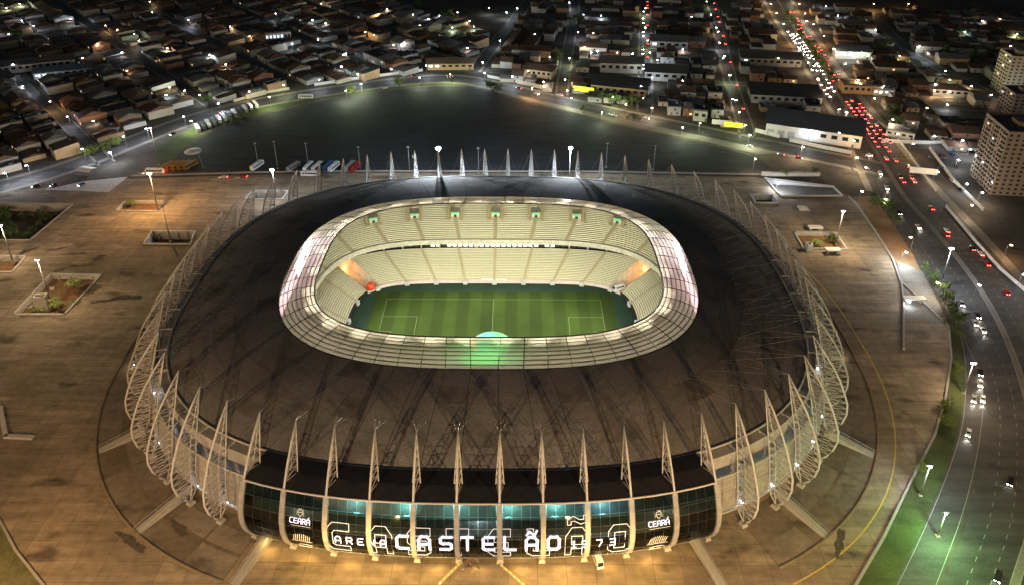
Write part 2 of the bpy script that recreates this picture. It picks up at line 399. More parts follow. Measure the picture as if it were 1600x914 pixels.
# ---- glass front: eleven bays between twelve masts
gf = thing('glass_front', 'curved dark glass front with lit lettering facing the forecourt', 'glass facade')
glass_m, _nt, _b = principled('tinted_glass'); _N = _nt.nodes.new; _out = _nt.nodes['Material Output']
_tp = _N('ShaderNodeBsdfTransparent'); _tp.inputs['Color'].default_value = (0.50, 0.60, 0.60, 1)
_gl = _N('ShaderNodeBsdfGlossy'); _gl.inputs['Roughness'].default_value = 0.03; _gl.inputs['Color'].default_value = (0.8, 0.85, 0.9, 1)
_m1 = _N('ShaderNodeMixShader'); _fr = _N('ShaderNodeFresnel'); _fr.inputs[0].default_value = 1.5
_nt.links.new(_fr.outputs[0], _m1.inputs[0]); _nt.links.new(_tp.outputs[0], _m1.inputs[1]); _nt.links.new(_gl.outputs[0], _m1.inputs[2]); _nt.links.new(_m1.outputs[0], _out.inputs['Surface'])
def zrow(v): return 4.5 + 20.5 * v
def FS(s, v, out=0.0): z = zrow(v); return E3(s, interp(OUTER, min(z, 42)) + out, z)
for b in range(-6, 5):
    for c in range(4):
        for r_ in range(6):
            a0, a1 = b + .075 + c * .2125, b + .075 + (c + 1) * .2125; v0, v1 = r_ / 6, (r_ + 1) / 6
            mb = MB(); mb.slab([FS(a0 + .006, v0 + .006), FS(a1 - .006, v0 + .006), FS(a1 - .006, v1 - .006), FS(a0 + .006, v1 - .006)], .06); mb.build('pane', glass_m, gf)
frame_m = mat('dark_frame', (.05, .05, .055), .4)
for r_ in range(7):
    mb = MB(); mb.tube([FS(-6 + k / 2, r_ / 6, -.12) for k in range(23)], .07 if r_ % 6 else .22, 4, False); mb.build('transom', frame_m if r_ % 6 else white_steel, gf)
mb = MB(); mb.tube([FS(-6 + k / 2, 1.0, .15) + Vector((0, 0, .35)) for k in range(23)], .33, 6, False); mb.build('cornice', white_steel, gf)
for b in range(-6, 6):
    mb = MB(); rows = []
    for k in range(13): rows.append([FS(b - .055, k / 12, .42), FS(b + .055, k / 12, .42)])
    mb.loft(rows); mb.loft([[FS(b - .055, k / 12, -.2), FS(b - .055, k / 12, .42)] for k in range(13)]); mb.loft([[FS(b + .055, k / 12, .42), FS(b + .055, k / 12, -.2)] for k in range(13)])
    mb.build('rib', rib_m, gf)
mb = MB(); rows = [[E3(-6 + k / 2, .2, 25.6) for k in range(23)], [E3(-6 + k / 2, 6.2, 26.0) for k in range(23)], [E3(-6 + k / 2, 12.5, 25.45) for k in range(23)]]
mb.loft(rows); mb.loft([[p - Vector((0, 0, .4)) for p in r_] for r_ in reversed(rows)]); mb.build('canopy', canopy_m, gf)
mb = MB(); rows = [[FS(-6 + k / 2, 0, -.1) for k in range(23)], [E3(-6 + k / 2, 5.6, 4.4) for k in range(23)]]; mb.loft(rows); mb.build('soffit', mat('soffit_panel', (.5, .45, .36), .7), gf)
for e in (-6, 5):
    mb = MB(); mb.loft([[FS(e + (.06 if e < 0 else -.06), k / 12, -.05), E3(e + (.06 if e < 0 else -.06), 3.3, zrow(k / 12))] for k in range(13)]); mb.build('end_wall', glass_m, gf)
# floors and lit rooms behind the glass
lob = thing('lobby_floors', 'lobby floors and lit rooms seen through the glass front', 'interior')
for z in (9.3, 14.4, 19.6):
    mb = MB(); rows = [[E3(-5.9 + k * .545, 3.3, z) for k in range(21)], [E3(-5.9 + k * .545, interp(OUTER, z) - 1.6, z) for k in range(21)]]
    mb.loft(rows); mb.loft([[p - Vector((0, 0, .5)) for p in r_] for r_ in reversed(rows)]); mb.loft([rows[1], [p - Vector((0, 0, .5)) for p in rows[1]]]); mb.build('floor_slab', concrete, lob)
teal = emit('teal_room_light', (0.25, 0.75, 0.70), 3.0); cool = emit('cool_room_light', (0.75, 0.85, 1.0), 7.0); amber = emit('amber_room_light', (1.0, 0.66, 0.3), 3.0)
rr = random.Random(3)
for k in range(34):
    s = rr.uniform(-5.7, 4.7); z = rr.choice((14.0, 19.2, 24.0, 24.0, 19.2)); c = abs(s + .5) < 3.6
    m_ = rr.choice((teal, teal, cool)) if c and z > 17 else rr.choice((amber, cool, amber)) if rr.random() < .6 else teal
    o = rr.uniform(4, 9); w = rr.uniform(.03, .1)
    mb = MB(); mb.slab([E3(s, o, z - .25), E3(s + w, o, z - .25), E3(s + w, o + .5, z - .25), E3(s, o + .5, z - .25)], .12); mb.build('ceiling_light', m_, lob)
for s, z, col, pw in ((-3.4, 22, (.3, .8, .8), 420), (-2.2, 22, (.3, .85, .8), 520), (-1.0, 22.5, (.35, .9, .85), 560), (.2, 22.5, (.35, .9, .85), 560), (1.3, 22, (.35, .9, .85), 560), (2.4, 22, (.4, .8, .95), 420), (-4.8, 17, (1, .8, .5), 160), (3.9, 17, (1, .8, .5), 160), (-.5, 16, (.8, .9, 1), 260), (-2.8, 13, (.5, .6, 1), 160), (2.6, 13, (.5, .6, 1), 160)):
    lamp('room_lamp', 'POINT', E3(s, 8, z), pw * 5.0, col, lob, 1.0)
for k in range(26):
    s = -5.8 + k * .42
    mb = MB(); p, n = edge(s, 4.2); mb.box(p.x, p.y, 14.4, .25, rr.uniform(1.5, 4), rr.uniform(2, 4.6), math.atan2(n.y, n.x)); mb.build('partition', concrete, lob)

# ---- lettering on the glass
lit_white = emit('lit_letter_white', (0.78, 0.78, 1.0), 0.95); line_white = emit('lit_outline_white', (0.85, 0.87, 1.0), 0.55); print_glow = emit('glowing_print_white', (0.8, 0.8, 0.82), 0.10)  # printed marks are no lamps; a faint glow is put into their material
BAYW = PERI / NB
def stroke(mb, s0, v0, w, h, pts, r, out=.3, closed=False):
    P = [FS(s0 + x * w, v0 + y * h, out) for x, y in pts]
    if closed: P.append(P[0])
    for a, b in zip(P, P[1:]):
        d = (b - a).normalized() * r * .9; mb.tube([a - d, b + d], r, 4)
GL = {'A': [[(0, 0), (0, .75), (.25, 1), (.75, 1), (1, .75), (1, 0)], [(0, .42), (1, .42)]], 'R': [[(0, 0), (0, 1), (.8, 1), (1, .85), (1, .6), (.8, .48), (0, .48)], [(.5, .48), (1, 0)]], 'E': [[(1, 1), (.2, 1), (0, .85), (0, .15), (.2, 0), (1, 0)], [(0, .5), (.85, .5)]], 'N': [[(0, 0), (0, 1), (1, 0), (1, 1)]],
      'C': [[(1, 1), (.25, 1), (0, .8), (0, .2), (.25, 0), (1, 0)]], 'S': [[(1, 1), (.2, 1), (0, .85), (0, .6), (.2, .5), (.8, .5), (1, .4), (1, .15), (.8, 0), (0, 0)]], 'T': [[(0, 1), (1, 1)], [(.5, 1), (.5, 0)]], 'L': [[(0, 1), (0, .15), (.2, 0), (1, 0)]], 'O': [[(.2, 0), (0, .2), (0, .8), (.2, 1), (.8, 1), (1, .8), (1, .2), (.8, 0), (.2, 0)]],
      '1': [[(.2, .85), (.6, 1), (.6, 0)], [(.1, 0), (1, 0)]], '9': [[(0, 0), (1, 0), (1, 1), (0, 1), (0, .5), (1, .5)]], '7': [[(0, 1), (1, 1), (1, .6), (.55, 0)]], '3': [[(0, 1), (1, 1), (1, 0), (0, 0)], [(.2, .5), (1, .5)]]}
TIL = [(.05, 1.18), (.25, 1.34), (.45, 1.28), (.6, 1.2), (.8, 1.22), (.95, 1.38)]
def letter(ch, s0, v0, w, h, r, m_, name, tilde=False, acute=False):
    mb = MB()
    for st in GL[ch]: stroke(mb, s0, v0, w, h, st, r)
    if tilde: stroke(mb, s0, v0, w, h, TIL, r * .8)
    if acute: stroke(mb, s0, v0, w, h, [(.4, 1.15), (.7, 1.45)], r)
    return mb.build(name, m_, gf)
for k, ch in enumerate('ARENA'): letter(ch, -3.77 + k * .256, .33, .12, .125, .17, lit_white, 'letter')
for k, ch in enumerate('CASTELAO'): letter(ch, -2.37 + k * .497, .31, .25, .245, .42, lit_white, 'letter', k == 6)
for k, ch in enumerate('1973'): letter(ch, (1.63, 1.88, 2.2, 2.5)[k], .33, .11, .13, .17, lit_white, 'letter')
OUTL = {'C': [(.0, .2), (0, .8), (.25, 1), (1, 1), (1, .78), (.36, .78), (.26, .7), (.26, .3), (.36, .22), (1, .22), (1, 0), (.2, 0)], 'A': [(0, 0), (0, .75), (.28, 1), (.72, 1), (1, .75), (1, 0), (.74, 0), (.74, .3), (.26, .3), (.26, 0)], 'S': [(1, 1), (.2, 1), (0, .85), (0, .55), (.2, .42), (.74, .42), (.74, .22), (0, .22), (0, 0), (.8, 0), (1, .15), (1, .5), (.8, .62), (.26, .62), (.26, .78), (1, .78)],
        'T': [(0, 1), (1, 1), (1, .76), (.63, .76), (.63, 0), (.37, 0), (.37, .76), (0, .76)], 'E': [(1, 1), (.25, 1), (0, .8), (0, .2), (.25, 0), (1, 0), (1, .2), (.28, .2), (.28, .41), (.9, .41), (.9, .6), (.28, .6), (.28, .79), (1, .79)], 'L': [(0, 1), (.28, 1), (.28, .25), (1, .25), (1, 0), (.25, 0), (0, .15)], 'O': [(.22, 0), (0, .16), (0, .84), (.22, 1), (.78, 1), (1, .84), (1, .16), (.78, 0)]}
INN = {'A': [(.26, .48), (.26, .76), (.74, .76), (.74, .48)], 'O': [(.27, .2), (.27, .8), (.73, .8), (.73, .2)]}
for k, ch in enumerate('CASTELAO'):
    s0 = (-3.97, -3.0, -2.13, -1.24, -.27, .63, 1.5, 2.46)[k]; mb = MB()
    stroke(mb, s0, .13, .52, .55, OUTL[ch], .075, .22, True)
    if ch in INN: stroke(mb, s0, .13, .52, .55, INN[ch], .075, .22, True)
    if k == 6: stroke(mb, s0, .13, .52, .55, [(.08, 1.07), (.08, 1.2), (.34, 1.29), (.6, 1.2), (.78, 1.2), (.78, 1.3), (.94, 1.3), (.94, 1.14), (.66, 1.08), (.38, 1.17), (.24, 1.15), (.24, 1.07)], .075, .22, True)
    mb.build('outline_letter', line_white, gf)
for s0 in (-4.80, 3.36):
    for k, ch in enumerate('CEARA'): letter(ch, s0 + k * .098, .595, .07, .07, .13, lit_white, 'letter', False, k == 4)
    mb = MB(); stroke(mb, s0, .55, .48, .01, [(.05, 0), (1, 0)], .07); mb.build('underline', print_glow, gf)
    mb = MB(); stroke(mb, s0 + .15, .695, .17, .12, [(.2, .8), (.2, .3), (.5, 0), (.8, .3), (.8, .8), (.2, .8)], .08); stroke(mb, s0 + .15, .695, .17, .12, [(.3, 1), (.5, .85), (.7, 1)], .08); stroke(mb, s0 + .15, .695, .17, .12, [(.3, .5), (.7, .5)], .1); stroke(mb, s0 + .15, .695, .17, .12, [(0, .2), (.1, .6)], .06); stroke(mb, s0 + .15, .695, .17, .12, [(1, .2), (.9, .6)], .06); mb.build('crest', print_glow, gf)
    mb = MB()
    for k in range(9): stroke(mb, s0 + .04 + k * .045, .25, .035, .12 + .03 * math.sin(k / 8 * 3.14), [(0, 0), (.9, 1)], .09)
    stroke(mb, s0 + .0, .22, .46, .01, [(0, 0), (1, 0)], .07); mb.build('stadium_logo', print_glow, gf)
    mb = MB(); stroke(mb, s0 + .1, .06, .34, .08, [(0, 0), (.1, .7), (.3, 1), (.7, 1), (.95, .6)], .1); stroke(mb, s0 + .1, .03, .34, .05, [(0, 0), (.8, 0)], .1); mb.build('small_logo', print_glow, gf)
# lamps under the drum that wash the forecourt, and bluish floods on the masts
dl = emit('downlight_lens', (1.0, .74, .32), 12)
for k in range(10):
    s = -5.0 + k
    mb = MB(); p = E3(s - .5, 12.2, 4.1); mb.box(p.x, p.y, p.z, .9, .9, .25); f = mb.build('downlight', dl, gf)
    lamp('downlight_lamp', 'SPOT', E3(s - .5, 13.6, 4.0), 2600, (1.0, .62, .18), gf, .8, E3(s - .5, 40, 0), R(165))
fl = emit('flood_lens_blue_white', (.75, .85, 1.0), 14)
for i in (5, 6, 7, 8, 9, 10, 12, 54, 53, 52, 50, 48):
    q = E3(i + .1, 8.6 if 5 <= i <= 54 else 5.6, 5.6 if 5 <= i <= 54 else 26.3)
    t = thing('flood_lamp', 'blue-white floodlight at a mast foot, %s flank' % ('right' if i < 30 else 'left'), 'floodlight', tuple(q), 0, 'small floodlights on the masts')
    MB().box(0, 0, 0, .4, .4, .5).build('bracket', dark_steel, t); MB().box(0, 0, .5, .8, .8, .35).build('lens', fl, t)
    lamp('flood_lamp_light', 'POINT', (0, 0, 1.6), 650, (.8, .86, 1.0), t, .3)
FLOODW = 98000
# ================================================================== THE BOWL: pitch, stands, floodlights
_rings = {}
def RS(a, b, n, f):
    """point at arc fraction f (from the near centre, anticlockwise) of a super-ellipse"""
    k = (round(a, 3), round(b, 3), round(n, 3))
    if k not in _rings:
        P = [se(a, b, n, -math.pi / 2 + 2 * math.pi * i / 1440) for i in range(1441)]; c = [0.0]
        for p, q in zip(P, P[1:]): c.append(c[-1] + (q - p).length)
        _rings[k] = (P, c)
    P, c = _rings[k]; d = (f % 1.0) * c[-1]; i = min(max(bisect.bisect_right(c, d) - 1, 0), 1439)
    return P[i].lerp(P[i + 1], (d - c[i]) / max(c[i + 1] - c[i], 1e-9))
PZ = -8.0
LO = [(68.0, 47.6, 5.0, -6.5), (88.0, 66.0, 4.0, 1.45)]
UPR = [(84.0, 64.0, 3.6, 7.0), (119.0, 98.0, 2.8, 23.6)]
def tier(Tt, f, k):
    a, b = Tt; p = RS(a[0] + (b[0] - a[0]) * k, a[1] + (b[1] - a[1]) * k, a[2] + (b[2] - a[2]) * k, f)
    return Vector((p.x, p.y, a[3] + (b[3] - a[3]) * k))

grass, _nt, _b = principled('mown_turf'); _N = _nt.nodes.new; _L = _nt.links.new
_b.inputs['Roughness'].default_value = 0.9; _b.inputs['Specular IOR Level'].default_value = 0.1
_tc = _N('ShaderNodeTexCoord'); _sx = _N('ShaderNodeSeparateXYZ'); _L(_tc.outputs['Object'], _sx.inputs[0])
_s1 = _N('ShaderNodeMath'); _s1.operation = 'MULTIPLY'; _s1.inputs[1].default_value = math.pi / 5.83; _L(_sx.outputs['X'], _s1.inputs[0])
_s2 = _N('ShaderNodeMath'); _s2.operation = 'SINE'; _L(_s1.outputs[0], _s2.inputs[0])
_mr = _N('ShaderNodeMapRange'); _mr.inputs[1].default_value = -.25; _mr.inputs[2].default_value = .25; _mr.inputs[3].default_value = .82; _mr.inputs[4].default_value = 1.12; _L(_s2.outputs[0], _mr.inputs[0])
_n1 = _N('ShaderNodeTexNoise'); _n1.inputs['Scale'].default_value = .06; _n1.inputs['Detail'].default_value = 5; _L(_tc.outputs['Object'], _n1.inputs['Vector'])
_mr2 = _N('ShaderNodeMapRange'); _mr2.inputs[1].default_value = .3; _mr2.inputs[2].default_value = .7; _mr2.inputs[3].default_value = .8; _mr2.inputs[4].default_value = 1.2; _L(_n1.outputs['Fac'], _mr2.inputs[0])
_mu = _N('ShaderNodeMath'); _mu.operation = 'MULTIPLY'; _L(_mr.outputs[0], _mu.inputs[0]); _L(_mr2.outputs[0], _mu.inputs[1])
_mx = _N('ShaderNodeMix'); _mx.data_type = 'RGBA'; _mx.blend_type = 'MULTIPLY'; _mx.inputs[0].default_value = 1; _mx.inputs[6].default_value = (.0195, .0345, .0062, 1); _L(_mu.outputs[0], _mx.inputs[7]); _L(_mx.outputs[2], _b.inputs['Base Color'])
apron_m = mat('green_apron_turf', (.008, .026, .015), .9, 0, .2, .15)
line_m = mat('chalk_line', (.13, .16, .085), .8, 0, .1, 1)
pitch = tag(MB().face([(RS(68, 47.6, 5, i / 160).x, RS(68, 47.6, 5, i / 160).y, PZ - .02) for i in range(160)]).build('pitch', apron_m), 'green turf pitch inside the stadium bowl', None, None, 'structure')
MB().face([(-58.5, -40, PZ), (58.5, -40, PZ), (58.5, 40, PZ), (-58.5, 40, PZ)]).build('mown_turf', grass, pitch)
def ln(name, x0, y0, x1, y1, w=.13):
    d = Vector((x1 - x0, y1 - y0)); n = Vector((-d.y, d.x)).normalized() * w / 2
    MB().face([(x0 + n.x, y0 + n.y, PZ + .02), (x0 - n.x, y0 - n.y, PZ + .02), (x1 - n.x, y1 - n.y, PZ + .02), (x1 + n.x, y1 + n.y, PZ + .02)]).build(name, line_m, pitch)
for y in (-34, 34): ln('touchline', -52.5, y, 52.5, y)
for x in (-52.5, 52.5):
    ln('goal_line', x, -34, x, 34); sg = -1 if x > 0 else 1
    for a, d in ((20.16, 16.5), (9.16, 5.5)):
        for y in (-a, a): ln('area_line', x, y, x + sg * d, y)
        ln('area_line', x + sg * d, -a, x + sg * d, a)
ln('halfway_line', 0, -34, 0, 34)
mb = MB(); mb.loft([[(r_ * math.cos(t / 24 * math.pi), r_ * math.sin(t / 24 * math.pi), PZ + .02) for t in range(49)] for r_ in (9.0, 9.2)]); mb.build('centre_circle', line_m, pitch)
cv, _nt, _b = principled('turquoise_green_cloth'); _N = _nt.nodes.new; _L = _nt.links.new; _tc = _N('ShaderNodeTexCoord'); _sx = _N('ShaderNodeSeparateXYZ'); _L(_tc.outputs['Object'], _sx.inputs[0])
_mr = _N('ShaderNodeMapRange'); _mr.inputs[1].default_value = -9; _mr.inputs[2].default_value = 9; _L(_sx.outputs['X'], _mr.inputs[0])
_cr = _N('ShaderNodeValToRGB'); e = _cr.color_ramp.elements; e[0].position = 0; e[0].color = (.75, .10, .05, 1); e[1].position = 1; e[1].color = (.05, .32, .05, 1)
for ps, c in ((.115, (.75, .10, .05, 1)), (.13, (.02, .26, .26, 1)), (.45, (.015, .30, .21, 1)), (.6, (.012, .28, .11, 1))): x = e.new(ps); x.color = c
_L(_mr.outputs[0], _cr.inputs['Fac']); _L(_cr.outputs['Color'], _b.inputs['Base Color'])
mb = MB(); mb.tube([(0, 0, 0), (0, 0, .12)], 9.0, 48); o = mb.build('centre_cover', cv); o.location = (0, 0, PZ + .03); tag(o, 'round turquoise and green cloth cover on the centre circle', 'cloth cover')

# ---- stands: stepped rows, one block between two aisles
lower = thing('lower_stand', 'lower tier of pale seats ringing the pitch', 'stand', (0, 0, PZ))
upper = thing('upper_stand', 'steep upper tier of pale seats under the roof edge', 'stand', (0, 0, PZ))
def block(Tt, f0, f1, k0, k1, nrow, nseg, parent):
    mb = MB(); o = Vector((0, 0, PZ)); rise = (Tt[1][3] - Tt[0][3]) / nrow
    for r_ in range(int(round(k0 * nrow)), int(round(k1 * nrow))):
        a = [tier(Tt, f0 + (f1 - f0) * j / nseg, r_ / nrow) - o for j in range(nseg + 1)]; b = [tier(Tt, f0 + (f1 - f0) * j / nseg, (r_ + 1) / nrow) - o for j in range(nseg + 1)]
        m1 = [p.lerp(q, .42) for p, q in zip(a, b)]
        za = a[0].z; up = lambda L, z: [Vector((p.x, p.y, z)) for p in L]
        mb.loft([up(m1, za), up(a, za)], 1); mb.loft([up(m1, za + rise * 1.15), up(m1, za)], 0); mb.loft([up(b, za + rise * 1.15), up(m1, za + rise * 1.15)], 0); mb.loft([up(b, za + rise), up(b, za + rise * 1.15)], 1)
    return mb.build('seating_block', [seat_m, riser_m], parent)
def gapsplit(f0, f1, gaps):
    out = [(f0, f1)]
    for g0, g1 in gaps:
        nx = []
        for a, b in out:
            if g1 <= a or g0 >= b: nx.append((a, b)); continue
            if a < g0: nx.append((a, g0))
            if g1 < b: nx.append((g1, b))
        out = nx
    return [(a, b) for a, b in out if b - a > .004]
def near_f(x, y, Tt=LO, k=0.0): return min((i / 720 for i in range(720)), key=lambda f: (tier(Tt, f, k).xy - Vector((x, y))).length)
GAPR = near_f(60, 40); GAPL = 1 - GAPR; GW = .0085
gaps = [(GAPR - GW, GAPR + GW), (GAPL - GW, GAPL + GW)]
NBL = 28
for i in range(NBL):
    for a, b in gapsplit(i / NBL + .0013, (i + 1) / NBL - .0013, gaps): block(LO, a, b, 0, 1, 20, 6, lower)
    mb = MB(); f = i / NBL
    if not any(g0 < f < g1 for g0, g1 in gaps):
        mb.loft([[tier(LO, f + .0013, k / 6) - Vector((0, 0, PZ)), tier(LO, f - .0013, k / 6) - Vector((0, 0, PZ))] for k in range(7)]); mb.build('aisle', aisle_m, lower)
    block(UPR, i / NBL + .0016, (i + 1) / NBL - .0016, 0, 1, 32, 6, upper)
    mb = MB(); mb.loft([[tier(UPR, f + .0016, k / 6) - Vector((0, 0, PZ)), tier(UPR, f - .0016, k / 6) - Vector((0, 0, PZ))] for k in range(7)]); mb.build('aisle', aisle_m, upper)
def band(name, prof, m_, parent, n=168, f0=0, f1=1):
    mb = MB(); mb.loft([[Vector((*RS(a, b, e_, f0 + (f1 - f0) * i / n), z - PZ)) for i in range(n + 1)] for a, b, e_, z in reversed(prof)]); return mb.build(name, m_, parent)
parapet = mat('pale_parapet', (.42, .40, .33), .7)
band('parapet', [(83.6, 63.6, 3.6, 5.2), (83.6, 63.6, 3.6, 7.9), (84.3, 64.3, 3.6, 7.9), (84.3, 64.3, 3.6, 7.0)], parapet, upper)
band('underside', [(119, 98, 2.8, 20.5), (97, 75, 3.6, 5.2), (83.6, 63.6, 3.6, 5.2)], dark_steel, upper)
band('box_back_wall', [(89, 67, 4, 1.4), (94, 72, 3.8, 1.45), (94, 72, 3.8, 5.6)], mat('dark_box_interior', (.03, .03, .035), .6), upper)
boxl = emit('box_window_light', (1.0, .93, .72), 1.6); boxd = mat('box_window_dark', (.04, .045, .05), .2)
for i in range(44):
    f = .5 - .115 + .23 * i / 44; lit = abs(f - .5) < .058 and i % 3 != 1 or abs(f - .5) < .035
    mb = MB(); q = [Vector((*RS(88.6, 66.6, 4, f + d), z - PZ)) for d, z in ((0.0006, 2.0), (.0044, 2.0), (.0044, 4.6), (.0006, 4.6))]; mb.slab(q, .12); mb.build('box_window', boxl if lit else boxd, upper)
for i in range(NBL * 2):
    f = i / NBL / 2
    mb = MB(); p = RS(88.2, 66.2, 4, f); mb.tube([(p.x, p.y, 1.2 - PZ), (p.x, p.y, 5.4 - PZ)], .35, 6); mb.build('column', concrete, upper)
# perimeter boards and pitch-side gates
bwhite = mat('pale_pink_board', (.50, .42, .42), .6, 0, .15, .6); bblack = mat('black_board', (.015, .015, .02), .5); bgrey = mat('grey_gate', (.38, .39, .40), .6)
bwall = mat('inner_wall_concrete', (.42, .38, .34), .8)
band('front_wall', [(68.0, 47.6, 5, -8.0), (68.0, 47.6, 5, -6.45)], bwall, lower)
for i in range(NBL):
    for a, b in gapsplit(i / NBL + .003, (i + 1) / NBL - .003, gaps):
        x = RS(68, 47.6, 5, (a + b) / 2).x; black = abs(x) > 62
        mb = MB(); n = 4; z0, z1 = (-7.6, -6.2) if black else (-7.7, -6.0)
        mb.loft([[Vector((*RS(67.6, 47.2, 5, a + (b - a) * j / n), z - PZ)) for j in range(n + 1)] for z in (z1, z0)]); mb.loft([[Vector((*RS(68.3, 47.9, 5, a + (b - a) * j / n), z1 - PZ)) for j in range(n + 1)], [Vector((*RS(67.6, 47.2, 5, a + (b - a) * j / n), z1 - PZ)) for j in range(n + 1)]])
        mb.build('perimeter_board', bblack if black else bwhite, lower)
    p = RS(67.4, 47.0, 5, i / NBL); q = RS(67.4, 47.0, 5, i / NBL + .001) - p
    MB().box(p.x, p.y, 0, 2.2, 1.4, 2.1, math.atan2(q.y, q.x)).build('gate', bgrey, lower)
banner_m = mat('white_banner', (.6, .6, .62), .6)
for f0, f1 in ((.484, .498), (.502, .516)):
    mb = MB(); mb.loft([[Vector((*RS(67.9, 47.5, 5, f0 + (f1 - f0) * j / 5), z - PZ)) for j in range(6)] for z in (-5.2, -6.5)]); tag(mb.build('banner', banner_m, lower), 'white banner on the front wall')
# vomitories in the upper tier
exitg = emit('green_exit_panel', (.10, .42, .16), .5); exitw = mat('portal_white', (.62, .60, .50), .7)
side_m = mat('portal_side_concrete', (.42, .34, .20), .8)
for i in range(NBL):
    f = i / NBL
    c = tier(UPR, f, .40); q = tier(UPR, f + .002, .40); d = (q - c); rz = math.atan2(d.y, d.x)
    v = bpy.data.objects.new('vomitory', None); COL.objects.link(v); v.parent = upper; v.location = c - Vector((0, 0, PZ)); v.rotation_euler = (0, 0, rz)
    # local y+ points to the pitch, x along the row
    MB().box(0, -2.6, -1.0, 4.4, 5.0, 3.7).build('housing', exitw, v)
    for sd in (-1, 1):
        x0, x1 = sd * 3.3 - .75, sd * 3.3 + .75; zz = lambda y: -.49 * y + .3
        MB().slab([(x0, 2.5, zz(2.5)), (x1, 2.5, zz(2.5)), (x1, -8.5, zz(-8.5)), (x0, -8.5, zz(-8.5))], -.9).build('side_stair', side_m, v)
    MB().box(0, 0, -.1, 3.6, .2, 1.55).build('portal_panel', exitw, v); MB().box(0, 0, 1.5, 3.8, .24, 1.1).build('exit_sign', exitg, v); MB().box(0, .05, -.1, 1.5, .24, 1.4).build('doorway', boxd, v)
# corner tunnels
tun_w = mat('tunnel_wall', (.5, .44, .34), .8); tun_f = mat('tunnel_floor', (.55, .42, .3), .7)
for nm, fg, wd in (('left', GAPL, 'left'), ('right', GAPR, 'right')):
    t = thing('corner_tunnel', 'sloping access tunnel lit orange in the far %s corner of the stands' % wd, 'tunnel', (0, 0, PZ))
    rows = [[tier(LO, fg + GW * .96, k / 6), tier(LO, fg - GW * .96, k / 6)] for k in range(7)]
    for k, r_ in enumerate(rows):
        for p in r_: p.z = -7.95 + k / 6 * 3.2
    o = Vector((0, 0, PZ)); MB().loft([[p - o for p in r_] for r_ in rows]).build('ramp_floor', tun_f, t)
    for sd, j in ((1, 0), (-1, 1)):
        mb = MB(); mb.loft([[tier(LO, fg + sd * GW, k / 6) - o + Vector((0, 0, .9)) for k in range(7)], [rows[k][j] - o for k in range(7)]]); mb.build('side_wall', tun_w, t)
    MB().slab([rows[6][0] - o, rows[6][1] - o, tier(LO, fg - GW, 1) - o, tier(LO, fg + GW, 1) - o], .2).build('end_wall', tun_f, t)
    p = tier(LO, fg, .93); lamp('tunnel_lamp', 'POINT', (p.x, p.y, -2.6 - PZ), 900, (1, .42, .10), t, .3); p = tier(LO, fg, .6); lamp('tunnel_lamp', 'POINT', (p.x, p.y, -1.5 - PZ), 350, (1, .5, .16), t, .3)
    p = tier(LO, fg, .96); MB().box(p.x, p.y, -2.4 - PZ, .6, .6, .2).build('lamp_housing', emit('tunnel_lens', (1, .6, .2), 8), t)

# ---- floodlights hung under the inner roof edge
pl = emit('floodlight_lens', (1, .97, .85), 8)
for i in range(32):
    f = (i + .5) / 32; p = RS(81.5, 60.0, 3.0, f); z = 32.2
    a = 'near' if p.y < -35 else 'far' if p.y > 35 else 'left' if p.x < 0 else 'right'
    tgt = Vector((-p.x * .85, -p.y * 1.42, 9.0)) if a in ('near', 'far') else Vector((-p.x * .95, p.y * .6, 2.0))
    t = thing('pitch_floodlight', 'stadium floodlight hung under the %s edge of the translucent strip' % a, 'floodlight', (p.x, p.y, z), 0, 'floodlights under the inner roof edge')
    dz = (tgt - Vector((p.x, p.y, z))); rz = math.atan2(dz.y, dz.x)
    MB().box(0, 0, 0, 1.0, 2.4, .9, rz).build('housing', dark_steel, t); MB().box(.35 * math.cos(rz), .35 * math.sin(rz), -.12, .8, 2.2, .12, rz).build('lens', pl, t)
    MB().tube([(0, 0, .9), (0, 0, 1.6)], .08, 4).build('bracket', dark_steel, t)
    lamp('floodlight_beam', 'SPOT', (0, 0, -.4), FLOODW * (1.0 if a in ('near', 'far') else .8), (1.0, .95, .70), t, .8, tuple(tgt - Vector((p.x, p.y, z + .4)) + Vector((0, 0, 0))), R(115))

# ---- video screens under the strip, and one added green light panel
def screen(label, cx, cy_, z0, w, h, rz, cols, power):
    t = thing('video_screen', label, 'screen', (cx, cy_, z0), rz)
    MB().box(0, -.5, -.4, w + .8, .8, h + .8).build('cabinet', dark_steel, t)
    x = -w / 2
    for i, (fr, col, st) in enumerate(cols):
        me = emit('screen_%d_%d_%d' % tuple(int(c * 99) for c in col), col, st); me.cycles.emission_sampling = 'FRONT'
        MB().box(x + fr * w / 2, .05, 0, fr * w - .02, .2, h).build('display', me, t); x += fr * w
    return t
screen('video screen glowing white and pink under the left end of the strip', -85.0, 2.0, 24.0, 58, 7.5, R(-90), ((.06, (.05, .8, .35), 24), (.06, (1, .45, .3), 24), (.36, (.95, .90, 1), 34), (.52, (.95, .62, .74), 12)), 0)
screen('video screen glowing white and pink under the right end of the strip', 85.0, 2.0, 24.0, 58, 7.5, R(90), ((.52, (.95, .62, .74), 12), (.36, (.95, .90, 1), 34), (.06, (1, .45, .3), 24), (.06, (.05, .8, .35), 24)), 0)
screen('added panel glowing green under the near edge of the strip', 0, -62.5, 27.5, 26, 4.5, 0, ((.25, (.10, .6, .16), 8), (.5, (.06, .8, .14), 22), (.25, (.12, .6, .16), 8)), 0)  # added panel that throws the green glow onto the strip above
